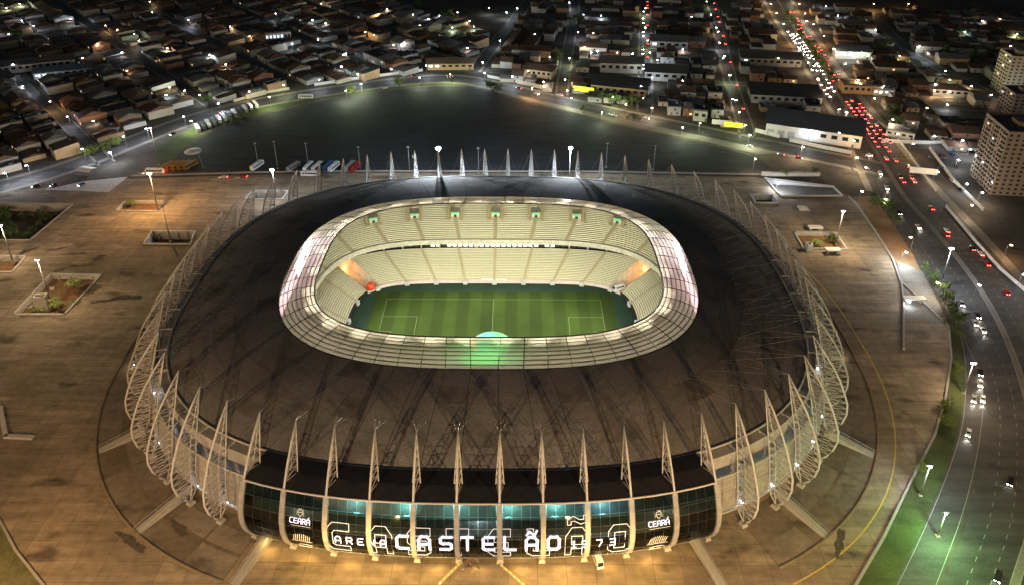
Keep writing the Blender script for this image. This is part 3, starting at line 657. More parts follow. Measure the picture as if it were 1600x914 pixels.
# ================================================================== GROUND, FORECOURT, ROADS
asphalt = ground_mat('asphalt', (.056, .053, .050), .4, .03, 1.2, .6, .35, .7, None, .4)
lot_m = ground_mat('dark_parking_asphalt', (.029, .030, .034), .45, .012, .5, .6, .3, .85)
plaza_m = ground_mat('worn_concrete_paving', (.25, .195, .135), .42, .014, .35, .36, .26, .85, 9.0)
ring_m = ground_mat('brown_service_paving', (.16, .125, .088), .3, .05, .5, .5, .1, .9)
ring_m2 = ground_mat('grey_service_paving', (.19, .155, .115), .3, .06, .5, .55, .1, .9)
earth_m = ground_mat('dark_earth_and_yards', (.075, .064, .052), .5, .03, .3, .5, .0, .95)
verge_m = ground_mat('dry_verge', (.12, .115, .055), .5, .05, .8, .5, .0, .95)
grass_v = ground_mat('green_verge', (.06, .078, .028), .4, .06, 1.0, .6, .0, .95)
pave_m = ground_mat('pale_pavement', (.19, .172, .148), .2, .05, .8, .6, .0, .9)
kerb_m = mat('kerb_concrete', (.30, .285, .26), .8, 0, .12, .4)
paint_w = mat('road_paint_white', (.27, .27, .255), .7, 0, .2, .8); paint_y = mat('road_paint_yellow', (.55, .40, .06), .7, 0, .2, .8)

def rect(*pts): return [tuple(p) for p in pts]
PITS = {'garden_pit': rect((-300, 75), (-251, 75), (-249, 114), (-300, 115)),
        'palm_planter': rect((-220, 10), (-197.5, 10), (-196, 41), (-220.5, 41.5)),
        'far_planter': rect((-219, 107), (-196, 106), (-196, 117), (-218.5, 117.5)),
        'light_well': rect((-187, 71), (-163, 71), (-165.5, 83), (-188, 83)),
        'edge_planter': rect((-262, 44), (-242, 44), (-243.5, 57.5), (-262, 58)),
        'back_well': rect((-149.5, 121), (-128, 121), (-127, 131), (-148.5, 131)),
        'bench_planter': rect((163, 69), (184.5, 68.5), (185, 84.5), (163.5, 84.5)),
        'right_well': rect((152, 119), (164, 119), (164, 128), (152, 128)),
        'car_ramp': rect((169, 127.5), (205, 128), (204, 139), (166, 150))}
stad = [tuple(edge(i / 4, 2.0)[0]) for i in range(240)]
holes = [stad] + list(PITS.values())
BIG = 5200.0
sheet('ground', [(-BIG, -BIG), (BIG, -BIG), (BIG, BIG), (-BIG, BIG)], holes, -.10, earth_m, 'dark ground of yards and open land reaching to the horizon')
plaza_out = [(-340, 118), (-301, 128), (-231, 147), (-153, 153), (-89, 156.5), (60, 157), (160, 152), (166, 150.2), (204.2, 139.2), (209, 127), (210, 118), (208, 88), (205, 59), (200, 39), (203, 22), (206, 4), (196, -18), (182, -41), (168, -61), (147, -85), (130, -105), (114, -122), (95, -142), (60, -215), (-160, -215), (-160, -112), (-340, -40)]
sheet('plaza', plaza_out, holes, 0.0, plaza_m, 'worn concrete forecourt round the stadium')
kerb = MB()
for a, b in zip(plaza_out[9:23], plaza_out[10:24]):
    d = Vector(b) - Vector(a); c = (Vector(a) + Vector(b)) / 2; kerb.box(c.x, c.y, -.1, d.length, .8, .85, math.atan2(d.y, d.x))
tag(kerb.build('plaza_edge_wall', kerb_m), 'low concrete wall along the right edge of the forecourt', 'low wall')
mb = MB(); _t = Vector((0, 0))
for a, b in (((200.4, 39), (194, 22)), ((194, 22), (188, 9)), ((188, 9), (178.5, -12))):
    d = Vector(b) - Vector(a); c = (Vector(a) + Vector(b)) / 2; mb.box(c.x, c.y, 0, d.length + .6, .8, 1.1, math.atan2(d.y, d.x))
tag(mb.build('terrace_wall', kerb_m), 'low wall stepping down to the lower yard at the right', 'low wall')
lot = [(-217, 158), (-212, 190), (-207, 223), (-172, 260), (-134, 287), (-87, 309), (-56, 317), (-27, 316), (7, 288), (55, 255), (99, 225), (140, 203), (168, 184), (176, 163), (160, 161), (60, 161), (-89, 160)]
lot = [tuple(p) for p in smooth_line(lot + [lot[0]], 2)][:-1]
sheet('parking_lot', lot, [], -.03, lot_m, 'wide empty dark parking area behind the stadium')
mb = MB(); L = [(-231, 151), (-153, 157), (-89, 159.2), (60, 159.5), (166, 156)]
for a, b in zip(L, L[1:]):
    d = Vector(b) - Vector(a); c = (Vector(a) + Vector(b)) / 2; mb.box(c.x, c.y, -.1, d.length, 1.0, .55, math.atan2(d.y, d.x))
tag(mb.build('kerb_line', kerb_m), 'pale kerb between forecourt and parking area', 'kerb')
# rims and floors of the sunken planters and wells
soil = mat('brown_soil', (.20, .115, .06), .95, 0, .35, .4, bump=.3); rimm = mat('pale_rim_concrete', (.45, .42, .38), .8, 0, .12, .5)
plabel = {'garden_pit': 'large sunken garden with dark shrubs at the left edge', 'palm_planter': 'sunken planter with palms and tall concrete box on the left forecourt', 'far_planter': 'long planter at the foot of the orange floodlight pole', 'light_well': 'open light well with pillars beside the left roof masts', 'edge_planter': 'planter cut by the left picture edge', 'back_well': 'open well behind the far left roof masts', 'bench_planter': 'planter between two white benches on the right forecourt', 'right_well': 'small well behind the far right masts', 'car_ramp': 'white-lit car ramp sinking below the far right forecourt'}
pz = {'garden_pit': -5, 'palm_planter': -2.2, 'far_planter': -.9, 'light_well': -4.5, 'edge_planter': -2.5, 'back_well': -4.5, 'bench_planter': -1.4, 'right_well': -3, 'car_ramp': -3.2}
white_wall = mat('white_ramp_wall', (.62, .63, .66), .7, 0, .08, .3)
for nm, q in PITS.items():
    c = Vector((sum(p[0] for p in q) / 4, sum(p[1] for p in q) / 4)); t = thing(nm, plabel[nm], 'ramp' if nm == 'car_ramp' else 'planter' if 'planter' in nm or 'pit' in nm else 'light well', (c.x, c.y, 0)); d = pz[nm]
    loc = [Vector(p) - c for p in q]; wm = white_wall if nm == 'car_ramp' else rimm
    for a, b in zip(loc, loc[1:] + loc[:1]):
        MB().slab([(a.x, a.y, d), (b.x, b.y, d), (b.x, b.y, .02), (a.x, a.y, .02)], -.25).build('inner_wall', wm, t)
        m_ = (a + b) / 2; dd = b - a; n = Vector((dd.y, -dd.x)).normalized() * .5
        if nm not in ('garden_pit', 'car_ramp'): MB().box(m_.x + n.x, m_.y + n.y, 0, dd.length + 1.6, .9, .7, math.atan2(dd.y, dd.x)).build('rim', rimm, t)
        else: MB().box(m_.x + n.x, m_.y + n.y, 0, dd.length + .6, .6, .3 if nm == 'garden_pit' else .9, math.atan2(dd.y, dd.x)).build('rim', rimm, t)
    if nm == 'car_ramp': MB().face([(loc[0].x, loc[0].y, d), (loc[1].x, loc[1].y, -.05), (loc[2].x, loc[2].y, -.05), (loc[3].x, loc[3].y, d)]).build('ramp_floor', pave_m, t)
    else: MB().face([(p.x, p.y, d) for p in loc]).build('floor', earth_m if nm == 'garden_pit' else soil, t)
    if nm in ('light_well', 'back_well', 'edge_planter', 'palm_planter'):
        for k in range(4):
            x = loc[3].x + (loc[2].x - loc[3].x) * (k + .7) / 4.4; y = loc[3].y - 1.0; MB().box(x, y, d, .6, .6, -d).build('pillar', rimm, t)

# service ring: paved panels between the forecourt and the stadium
ringo = tag(ribbon('service_ring', [edge(6 + 48 * i / 96, 8.0)[0] for i in range(97)], [edge(6 + 48 * i / 96, 29.0)[0] for i in range(97)], .012, ring_m, 96), 'darker service paving curving round the stadium', None, None, 'structure')
for i in range(6, 54):
    for o0, o1 in ((12.6, 19.3), (20.6, 28.6)):
        mb = MB(); n = 4
        top = [[(*edge(i + .03 + .94 * j / n, o)[0], .05) for j in range(n + 1)] for o in (o1, o0)]
        mb.loft(top); bot = [[(x, y, .012) for x, y, z in r_] for r_ in top]; mb.loft([bot[0], top[0]]); mb.loft([top[1], bot[1]])
        mb.build('paving_panel', ring_m2 if (i * 7 + int(o0)) % 3 else ring_m, ringo)
    mb = MB(); mb.loft([[(*edge(i + j / 4, o)[0], z) for j in range(5)] for o, z in ((29.5, 0), (29.5, .45), (28.9, .45), (28.9, 0))]); mb.build('kerb', mat('brown_kerb', (.22, .17, .11), .85), ringo)
mb = MB(); mb.loft([[(*edge(6 + s / 3, o)[0], .02) for s in range(60)] for o in (35.3, 34.9)]); mb.build('yellow_line', paint_y, ringo)
front = MB()
ramp_m = mat('grey_ramp_wall', (.33, .31, .27), .85, 0, .12, .3)
for k, (a, b) in enumerate((((-141, -71), (-128, -62)), ((-112, -105), (-100, -89)), ((-74, -123), (-67, -104)), ((141, -71), (128, -62)), ((112, -105), (100, -89)), ((74, -123), (67, -104)))):
    A, B = Vector(a), Vector(b); d = (B - A).normalized(); n = Vector((-d.y, d.x)) * 1.5
    lb = ('left', 'right')[k // 3]; wh = ('third', 'second', 'first')[k % 3]
    t = thing('access_ramp', 'grey wedge-shaped access ramp, %s counted from the glass front on the %s' % (wh, lb), 'ramp', (A.x, A.y, 0), 0, 'ramps up to the stadium')
    v = [(-n.x, -n.y, .05), (n.x, n.y, .05), (B.x - A.x + n.x * .8, B.y - A.y + n.y * .8, 3.0), (B.x - A.x - n.x * .8, B.y - A.y - n.y * .8, 3.0)]; g_ = [(x, y, 0) for x, y, z in v]
    mb = MB(); mb.face(v if (Vector(v[1]) - Vector(v[0])).cross(Vector(v[2]) - Vector(v[0])).z > 0 else v[::-1]); 
    for i in range(4): mb.face([g_[i], g_[(i + 1) % 4], v[(i + 1) % 4], v[i]])
    mb.build('ramp', ramp_m, t)
    for sd in (-1, 1):
        mb = MB(); mb.tube([Vector((sd * n.x * .95, sd * n.y * .95, 1.1)), Vector((B.x - A.x + sd * n.x * .76, B.y - A.y + sd * n.y * .76, 4.0))], .07, 4)
        for q in range(6): x = Vector((sd * n.x * .95, sd * n.y * .95, .05)).lerp(Vector((B.x - A.x + sd * n.x * .76, B.y - A.y + sd * n.y * .76, 3.0)), q / 5); mb.tube([x, x + Vector((0, 0, 1.05))], .05, 4)
        mb.build('handrail', white_steel, t)
# dry corner at the lower left, and the lit forecourt marks
sheet('dry_grass', [(-160, -100), (-147, -112), (-122, -131), (-100, -150), (-100, -215), (-160, -215)], [], .02, verge_m, 'yellow dry grass at the lower left corner')
mb = MB()
for a, b in (((-160, -100), (-147, -112)), ((-147, -112), (-122, -131)), ((-122, -131), (-100, -150))):
    d = Vector(b) - Vector(a); c = (Vector(a) + Vector(b)) / 2; mb.box(c.x, c.y, 0, d.length, .7, .5, math.atan2(d.y, d.x))
tag(mb.build('grass_kerb', kerb_m), 'kerb between forecourt and dry grass, lower left', 'kerb')
mb = MB(); a, b, c = Vector((-190, -50)), Vector((-179, -64.5)), Vector((-169, -65))
for p, q in ((a, b), (b, c)):
    d = q - p; m_ = (p + q) / 2; mb.box(m_.x, m_.y, 0, d.length + 1, 1.6, .9, math.atan2(d.y, d.x))
tag(mb.build('angled_wall', rimm), 'low angled concrete wall at the left picture edge', 'low wall')
stain_m = mat('tarry_stain', (.085, .068, .048), .9, 0, .45, .8)
rs = random.Random(11)
def stain(x, y, w, h, rz, nm='stain'):
    pts = []; ph = rs.uniform(0, 6)
    for k in range(30):
        t = k / 30 * 2 * math.pi; r_ = 1 + .28 * math.sin(2 * t + ph) + .18 * math.sin(5 * t + ph * 2) + rs.uniform(-.08, .08); px, py = w * math.cos(t) * r_, h * math.sin(t) * r_; pts.append((x + px * math.cos(rz) - py * math.sin(rz), y + px * math.sin(rz) + py * math.cos(rz), .06))
    tag(MB().face(pts).build(nm, stain_m, bpy.data.objects['plaza']), None)
for px, py, w, h, rz in ((205, 846, 6, 1.6, -.45), (280, 825, 5, 1.3, -.55), (155, 403, 3, 2.2, .3), (118, 397, 5, 1.2, .1), (88, 390, 4, 1, .4), (45, 392, 5, 1.4, .6), (95, 422, 3, 1.2, .2), (200, 465, 6, 2, .1), (165, 470, 5, 1.5, .3), (720, 0, 0, 0, 0), (1312, 846, 1.6, 4.5, -.5)):
    if w: q = G(px, py); stain(q.x, q.y, w, h, rz)

# ------------------------------------------------------------------ roads
rrc = smooth_line([(-420, 70), (-350, 104), (-305, 134), (-276, 163), (-256, 200), (-232, 241), (-204, 269), (-170, 290), (-129, 310), (-79, 331), (-37, 337), (2, 312), (47, 281), (98, 250), (144, 223), (186, 198), (218, 180), (246, 164)], 2)
ROADS = []   # centre lines with clearance, kept free of houses
def road(name, cl, w, label, z=-.05, m_=None, verge=3.0, dash=True, clear=None):
    cl = [Vector(p) for p in cl]; ROADS.append((cl, clear if clear is not None else w / 2 + verge))
    r_ = ribbon(name, offset_line(cl, -w / 2), offset_line(cl, w / 2), z, m_ or asphalt, max(12, int(length(cl) / 9)), None, label)
    if verge:
        for sd in (-1, 1):
            p = ribbon('pavement', offset_line(cl, sd * w / 2), offset_line(cl, sd * (w / 2 + verge)), .07, pave_m, max(12, int(length(cl) / 9)), r_)
            ribbon('kerb_face', offset_line(cl, sd * w / 2), offset_line(cl, sd * (w / 2 + .25)), .085, kerb_m, max(12, int(length(cl) / 9)), r_)
    if dash:
        mb = MB(); L = length(cl); k = 0.0
        while k < L - 4:
            a, d = along(cl, k / L); n = Vector((-d.y, d.x)) * .1; e_ = a + d * 3
            mb.face([(a.x + n.x, a.y + n.y, z + .012), (a.x - n.x, a.y - n.y, z + .012), (e_.x - n.x, e_.y - n.y, z + .012), (e_.x + n.x, e_.y + n.y, z + .012)]); k += 9
        mb.build('lane_dashes', paint_w, r_)
    return r_
road('ring_road', rrc, 15.0, 'wide road curving round the far side of the parking area', -.04, None, 3.5)
ribbon('lot_verge', [(-214, 172), (-214, 192), (-211, 226), (-176, 263), (-137, 290.5), (-89, 312.5), (-56, 320.5), (-25, 319)], [(-226, 172), (-233, 196), (-219, 237), (-196, 261), (-166, 281), (-126, 301), (-78, 321), (-42, 326)], -.015, grass_v, 40, None, 'green grass verge between ring road and parking area')
ribbon('lot_pavement', [(-25, 319), (9, 291.5), (57, 258), (101, 228), (142, 206), (172, 186)], [(-40, 327), (2, 301), (47, 270), (96, 240), (142, 213), (183, 188)], -.013, pave_m, 40, None, 'pale strip between ring road and parking area on the right')
aveL = smooth_line([(301, 614), (284, 501), (271, 400), (258, 318), (251, 262), (242, 209), (233, 165), (225, 129), (223, 99), (218, 62), (212, 23), (208, -5), (201, -36), (182, -68), (162, -97), (140, -122), (118, -148)], 2)
aveM = smooth_line([(315, 614), (297, 505), (286, 420), (275, 345), (265, 285), (259, 238), (252, 190), (246, 150), (242, 130), (241, 83), (237, 36), (229, 0), (217, -35), (205, -62), (184, -97), (160, -124), (140, -148)], 2)
aveR = smooth_line([(329, 614), (308, 511), (301, 440), (291, 369), (282, 309), (278, 266), (272, 213), (267, 171), (263, 132), (262, 83), (258, 36), (250, 0), (242, -30), (226, -66), (203, -105), (180, -135), (160, -160)], 2)
slipL = smooth_line([(213, 25), (209.5, 4)] + [G2(*p) for p in ((1500, 530), (1507, 565), (1506, 620), (1500, 672), (1477, 740), (1449, 807), (1409, 892), (1380, 945))], 2)
slipR = smooth_line([(214, 25), (211, 4), (206, -22), (199, -40), (183, -66), (163, -94), (142, -119), (124, -140)], 2)
def ofs(pl, d): return offset_line(pl, d)
av = ribbon('avenue_near_side', aveL, ofs(aveM, 1.3), -.05, asphalt, 120, None, 'avenue carriageway with cars coming towards the stadium')
av2 = ribbon('avenue_far_side', ofs(aveM, -1.3), aveR, -.05, asphalt, 120, None, 'avenue carriageway with the queue of red tail lights')
ribbon('median', ofs(aveM, 1.3), ofs(aveM, -1.3), .06, pave_m, 120, None, 'pale median strip along the avenue')
for sd in (1, -1): ribbon('kerb', ofs(aveM, sd * 1.3), ofs(aveM, sd * 1.05), .085, kerb_m, 120, bpy.data.objects['median'])
ribbon('slip_road', slipL, slipR, -.045, asphalt, 60, None, 'slip road bending past the forecourt at the lower right')
for s_, nm, m_, a in ((slipL, 'edge_line', paint_w, -.8), (slipR, 'edge_line', paint_w, .8)): ribbon('edge_line', ofs(s_, a), ofs(s_, a + .2), -.03, m_, 60, bpy.data.objects['slip_road'])
ribbon('outer_pavement', aveR, ofs(aveR, -5.0), .05, pave_m, 120, None, 'pavement along the far side of the avenue')
ribbon('inner_pavement', ofs(aveL, 4.0)[:30], aveL[:30], .05, pave_m, 60, None, 'pavement along the near side of the avenue')
for nm, A, B, par in (('avenue_near_side', aveL, aveM, av), ('avenue_far_side', aveM, aveR, av2)):
    for q in (1 / 3, 2 / 3):
        mb = MB(); n = 150
        for i in range(n):
            a = along(A, i / n)[0].lerp(along(B, i / n)[0], q); b = along(A, (i + .4) / n)[0].lerp(along(B, (i + .4) / n)[0], q); d = (b - a).normalized(); w = Vector((-d.y, d.x)) * .09
            mb.face([(a.x + w.x, a.y + w.y, -.038), (a.x - w.x, a.y - w.y, -.038), (b.x - w.x, b.y - w.y, -.038), (b.x + w.x, b.y + w.y, -.038)])
        mb.build('lane_dashes', paint_w, par)
# strip of grass and bare earth between forecourt and slip road, and the earth bank above it
ribbon('roadside_grass', [(206.6, 3.5), (196.6, -18.5), (182.6, -41.5), (168.6, -61.5), (147.6, -85.5), (130.6, -105.5), (114.6, -122.5), (97, -143)], [p for p in slipL if p.y < 4], -.06, grass_v, 40, None, 'green strip between forecourt and slip road')
sheet('earth_bank', [(210.6, 127), (210.8, 118), (208.8, 88), (205.8, 59), (206, 50), (214, 46), (217.5, 62), (222, 99), (224, 128)], [], -.07, ground_mat('brown_bank', (.20, .125, .065), .3, .06, .6, .6), 'bare brown earth bank beside the avenue')
sheet('lower_yard', [(200.6, 39), (194.5, 22), (190.5, 12), (206.4, 5), (211, 24), (215, 48), (206.5, 57)], [], .03, pave_m, 'white-lit yard below the right edge of the forecourt')
ROADS.append(([a.lerp(b, .5) for a, b in zip(aveL, aveR)], 24))
STREETS = [(((-27, 354), (-6, 455), (16, 562), (30, 640)), 10, 'street climbing away at the bend of the ring road'), (((47, 296), (49, 322), (70, 517), (80, 620)), 8, 'dark street between the low shop blocks'), (((108, 262), (111, 282), (136, 450), (161, 613), (168, 660)), 10, 'bright straight street leading away in the middle distance'),
           (((172, 212), (176, 232), (189, 328), (202, 405), (238, 614), (246, 660)), 9, 'street running up to the yellow hoarding'), (((400, 560), (385, 470), (375, 400), (385, 330), (400, 250), (410, 215)), 9, 'straight road with lamps in the dark upper right')]
for pl_, w, lb in STREETS: road('street', pl_, w, lb, -.06, None, 1.8, False)
D1 = Vector((.68, -.733)); D2 = Vector((.733, .68))
def lgrid(u, v): p = Vector((-454, 523)) + D1 * u + D2 * v; return p
LSTR = [-175, -95, -2, 68, 140, 212]
for v in LSTR:
    u1 = {-175: 330, -95: 395, -2: 352, 68: 338, 140: 330, 212: 330}[v]
    road('street', [lgrid(-200, v), lgrid(u1 * .4, v), lgrid(u1, v)], 8, 'lamp-lit street in the dense quarter at the upper left', -.06, None, 1.5, False)
for u in (40, 150, 255): road('cross_street', [lgrid(u, -260), lgrid(u, 0), lgrid(u, 300)], 7, 'cross street among the houses at the upper left', -.065, None, 1.2, False)
for y0 in (330, 420, 520): road('cross_street', [(-12, y0 + 25), (100, y0 + 8), (205, y0 - 8), (260, y0 - 16)], 7, 'cross street between the shop blocks', -.066, None, 1.2, False)
road('cross_street', [(285, 250), (340, 238), (400, 222), (470, 205)], 9, 'orange-lit street right of the avenue', -.06, None, 1.5, False)
# ================================================================== LAMPS
pole_m = mat('galvanised_pole', (.17, .17, .17), .5, .3, .1, 1)
LENS = {'mercury': emit('lens_mercury', (.75, 1.0, .7), 30), 'flood': emit('lens_flood', (1.0, .78, .5), 45), 'yellow': emit('lens_yellow', (1.0, .72, .3), 45), 'cool': emit('lens_cool_white', (.80, .90, 1.0), 60), 'blue': emit('lens_blue_white', (.62, .66, 1.0), 30), 'warm': emit('lens_warm_white', (1.0, .80, .55), 45), 'sodium': emit('lens_sodium', (1.0, .70, .38), 45), 'green': emit('lens_greenish', (.72, 1.0, .62), 30), 'off': mat('lens_unlit', (.3, .3, .3), .4)}
LCOL = {'tan': (1.0, .76, .45), 'mercury': (.42, 1.0, .34), 'flood': (1.0, .70, .40), 'yellow': (1.0, .62, .17), 'cool': (.80, .90, 1.0), 'blue': (.80, .84, 1.0), 'warm': (1.0, .78, .52), 'sodium': (1.0, .58, .24), 'green': (.88, 1.0, .62), 'off': (1, 1, 1)}
def high_mast(x, y, h, kind, power, label, heads=2, size=.5, hs=1.0):
    t = thing('light_pole', label, 'light pole', (x, y, 0), 0, 'tall light poles')
    MB().tube([(0, 0, 0), (0, 0, h * .5), (0, 0, h)], [.34, .26, .16], 8).build('pole', pole_m, t, True); MB().box(0, 0, 0, 1.1, 1.1, .5).build('footing', concrete, t)
    MB().tube([(-1.3, 0, h), (1.3, 0, h)], .09, 5).build('crossarm', pole_m, t)
    for k in range(heads):
        xo = (k - (heads - 1) / 2) * (min(.8 * hs, 1.2)); hd = MB().box(xo, -.1, h + .1 * hs, .45 * hs, .6 * hs, .22 * hs).build('lamp_head', pole_m, t)
        MB().tube([(xo, -.2, h - .34 * hs), (xo, -.2, h - .26 * hs), (xo, -.2, h - .08 * hs), (xo, -.2, h + .08 * hs)], [.2 * hs, .38 * hs, .42 * hs, .25 * hs], 10).build('lens', LENS[kind], hd, True)
    if power and kind != 'yellow': lamp('pole_light', 'POINT', (0, -2.4, h - 1.2), power, LCOL['tan' if kind == 'blue' else kind], t, size)
    if kind == 'yellow':
        lamp('forecourt_beam', 'SPOT', (0, 1, h - 1.2), power, LCOL[kind], t, .5, (0, 40, -4), R(78))
    return t
high_mast(-195.2, 106.9, 24.3, 'sodium', 58000, 'tall pole with bright orange-white floodlight behind the far left planter', hs=1.6)
high_mast(-174.3, 73.5, 21.5, 'off', 0, 'tall unlit pole standing in the light well beside the left masts')
high_mast(-206.5, 16.3, 25.5, 'blue', 24000, 'tall pole with two bluish lamp heads in the palm planter')
high_mast(-247.2, 53.6, 21.6, 'blue', 22000, 'tall pole with bluish lamp at the left picture edge')
high_mast(-131, 121.2, 19.9, 'cool', 20000, 'pole with dazzling white floodlight behind the far left roof masts', 1, hs=2.8)
high_mast(-34, 123, 33.2, 'cool', 170000, 'tallest floodlight pole rising behind the middle of the far roof', 1, hs=3.6)
high_mast(42, 123, 33.6, 'cool', 120000, 'tall floodlight pole behind the far roof, right of the tallest one', 1, hs=2.8)
high_mast(181.1, 72.8, 20.7, 'blue', 30000, 'pole with two bluish lamp heads in the planter on the right forecourt')
high_mast(219, 37, 20.6, 'cool', 26000, 'tall street light over the avenue bend at the right', hs=1.4)
high_mast(190.3, -38.6, 15.6, 'warm', 14000, 'warm lamp on a leaning pole between forecourt and slip road', hs=1.3)
q = G(1453, 727, 14); high_mast(q.x, q.y, 14, 'cool', 11000, 'bright white lamp beside the slip road at the lower right', 1, hs=1.3)
high_mast(-220.7, 167.4, 26, 'blue', 9000, 'very tall pole with blue lamp beside the ring road on the left')
for px, py, h in ((127 / 2.948 + 520, 790 / 2.948, 17), (640, 268, 17), (748, 270, 17), (947, 262, 17), (1021, 266, 17), (434, 264, 19), (404, 262, 17), (482, 262, 17)):
    q = G(px, py); high_mast(q.x, q.y, h, 'off', 0, 'slim unlit light pole standing on the dark parking area', 2)
# poles on the forecourt in front of the stadium, outside the picture: they throw the mast shadows on the roof
for x, y, pw, kd in ((-163, -156, 240000, 'sodium'), (-62, -186, 300000, 'flood'), (66, -186, 300000, 'flood'), (112, -185, 330000, 'sodium'), (-258, -70, 70000, 'flood'), (258, -85, 75000, 'sodium')):
    high_mast(x, y, 44, kd, pw, 'tall floodlight pole on the forecourt %s, outside the picture' % ('far left' if x < -200 else 'front left' if x < -100 else 'left of the entrance' if x < 0 else 'right of the entrance' if x < 100 else 'front right' if x < 200 else 'far right'), 4, .7, 1.5)
for x, sd in ((-34, 'left'), (34, 'right')): high_mast(x, -162, 18, 'yellow', 300000, 'yellow floodlight pole before the entrance, %s of the axis, below the picture' % sd, 2)
high_mast(146, -132, 14, 'mercury', 30000, 'greenish street lamp beside the slip road, below the picture', 1)
q = G(1478, 800, 11); high_mast(q.x, q.y, 11, 'mercury', 22000, 'greenish street lamp over the slip road at the lower right', 1)

def street_lamp(x, y, h, rz, kind, power, label, group):
    t = thing('street_lamp', label, 'street lamp', (x, y, 0), rz, group)
    put('pole', ME_SP, t).scale = (1, 1, h / 8); a = put('arm', ME_SA, t, (0, 0, h)); put('lens', ME_SL[kind], a)
    if power: lamp('street_light', 'POINT', (0, -1.5, h - .5), power, LCOL[kind], t, .3)
ME_SP = MB().tube([(0, 0, 0), (0, 0, 8)], [.13, .07], 5).mesh('pole', pole_m); ME_SA = MB().tube([(0, 0, -.1), (0, -.8, .35), (0, -1.6, .4)], .06, 4).box(0, -1.6, .32, .35, .9, .16).mesh('arm', pole_m)
ME_SL = {k: MB().box(0, -1.6, .10, .8, 1.0, .26).mesh('lens', m_) for k, m_ in LENS.items()}
def lamps(lst, label, group, h=8.5, pw=1500, rz=0.0):
    for it in lst:
        px, py, kind = it[:3]; q = G(px, py, h); street_lamp(q.x, q.y + 1.5, h, rz, kind, pw * (it[3] if len(it) > 3 else 1), label, group)
z1 = lambda L: [(x / 2.948, y / 2.948, *r_) for x, y, *r_ in L]
z2 = lambda L: [(520 + x / 2.948, y / 2.948, *r_) for x, y, *r_ in L]
z3 = lambda L: [(1060 + x / 2.948, y / 2.948, *r_) for x, y, *r_ in L]
lamps(z1([(672, 595, 'blue'), (845, 540, 'blue', .8), (1005, 480, 'blue'), (1148, 425, 'warm', .6), (1240, 450, 'green', 1.6), (1305, 395, 'green'), (1470, 370, 'blue', .7), (568, 632, 'blue', .8), (505, 705, 'cool', 1.6), (377, 690, 'blue', .6), (120, 765, 'blue', 1.2), (880, 560, 'green', 1.6), (20, 800, 'cool')]), 'street lamp along the ring road on the left', 'lamps along the ring road', 9, 8000)
lamps(z2([(115, 345, 'cool', .7), (270, 322, 'blue', .7), (430, 305, 'blue', .7), (130, 390, 'green', 1.8), (60, 420, 'green', 1.8), (540, 345, 'green', 2.0), (400, 360, 'green', 1.4), (828, 355, 'cool', .8), (918, 410, 'sodium', 1.5), (1080, 420, 'cool', 1.2), (1290, 450, 'green', 1.2), (700, 340, 'cool', 1.2), (1100, 455, 'green', 1.6), (1240, 520, 'green', 1.2), (1470, 500, 'warm', 1.4)]), 'street lamp along the far stretch of the ring road', 'lamps along the ring road', 9, 8000)
lamps(z3([(20, 590, 'green', 1.2), (100, 570, 'green', 1.0), (330, 625, 'green', 1.7), (575, 680, 'warm', 1.4), (610, 605, 'cool', .7), (740, 615, 'cool', .7), (355, 735, 'warm', .5), (820, 730, 'warm', 1.4)]), 'street lamp along the ring road near the avenue', 'lamps along the ring road', 9, 8000)
lamps(z1([(100, 97, 'blue', 1.3), (155, 122, 'blue', .5), (325, 90, 'cool', 1.3), (868, 95, 'blue', 1.2), (485, 120, 'sodium', .9), (618, 160, 'green', .9), (178, 352, 'cool', 1.3), (105, 400, 'blue', .9), (310, 540, 'blue'), (230, 470, 'sodium', 1.2), (765, 440, 'cool', .9), (780, 405, 'green', 1), (965, 255, 'cool', 1.1), (1345, 205, 'cool', 1.3), (1465, 185, 'cool'), (1270, 65, 'cool', .6), (585, 330, 'warm', .5), (40, 160, 'blue', .6), (690, 10, 'warm', .7), (1580, 255, 'cool', 1.2), (1440, 95, 'cool', .7), (1500, 110, 'cool', .7), (770, 225, 'warm', 1.1), (640, 190, 'warm', .9), (540, 140, 'sodium', .9), (380, 270, 'sodium', 1.2), (320, 450, 'sodium', 1.1), (430, 560, 'warm', 1.2), (1040, 300, 'warm', .8), (1150, 170, 'warm', .9), (700, 60, 'warm', .8), (1180, 330, 'cool', .8), (1060, 125, 'warm', .8), (560, 245, 'cool', .7), (90, 20, 'green', 2.2), (30, 40, 'green', 1.5), (1480, 20, 'warm', 1.2), (220, 210, 'cool', .8), (920, 440, 'cool', .9), (850, 420, 'warm', .8), (60, 300, 'cool', .6), (450, 205, 'warm', .7)]), 'street lamp in the dense quarter at the upper left', 'lamps in the upper left quarter', 7.5, 3300)
lamps(z2([(40, 310, 'cool', .5), (280, 210, 'cool', .9), (330, 200, 'cool', .9), (490, 75, 'cool', .8), (440, 90, 'cool', .9), (250, 45, 'cool', .6), (370, 70, 'warm', .8), (575, 60, 'warm', .7), (630, 100, 'warm', .6), (550, 130, 'green', 1.1), (210, 70, 'warm', 1), (400, 120, 'warm', .9), (650, 125, 'green', .8), (800, 60, 'cool', 1.2), (850, 40, 'cool', .8), (770, 190, 'cool', .9), (690, 290, 'cool', 2.2), (150, 150, 'sodium', .9), (190, 165, 'sodium', .9), (620, 225, 'cool', .7), (60, 250, 'cool', .9), (720, 40, 'cool', .7), (900, 190, 'cool', 1.1), (930, 160, 'cool', .9)]), 'street lamp among the low roofs beyond the ring road', 'lamps in the middle quarter', 7.5, 3300)
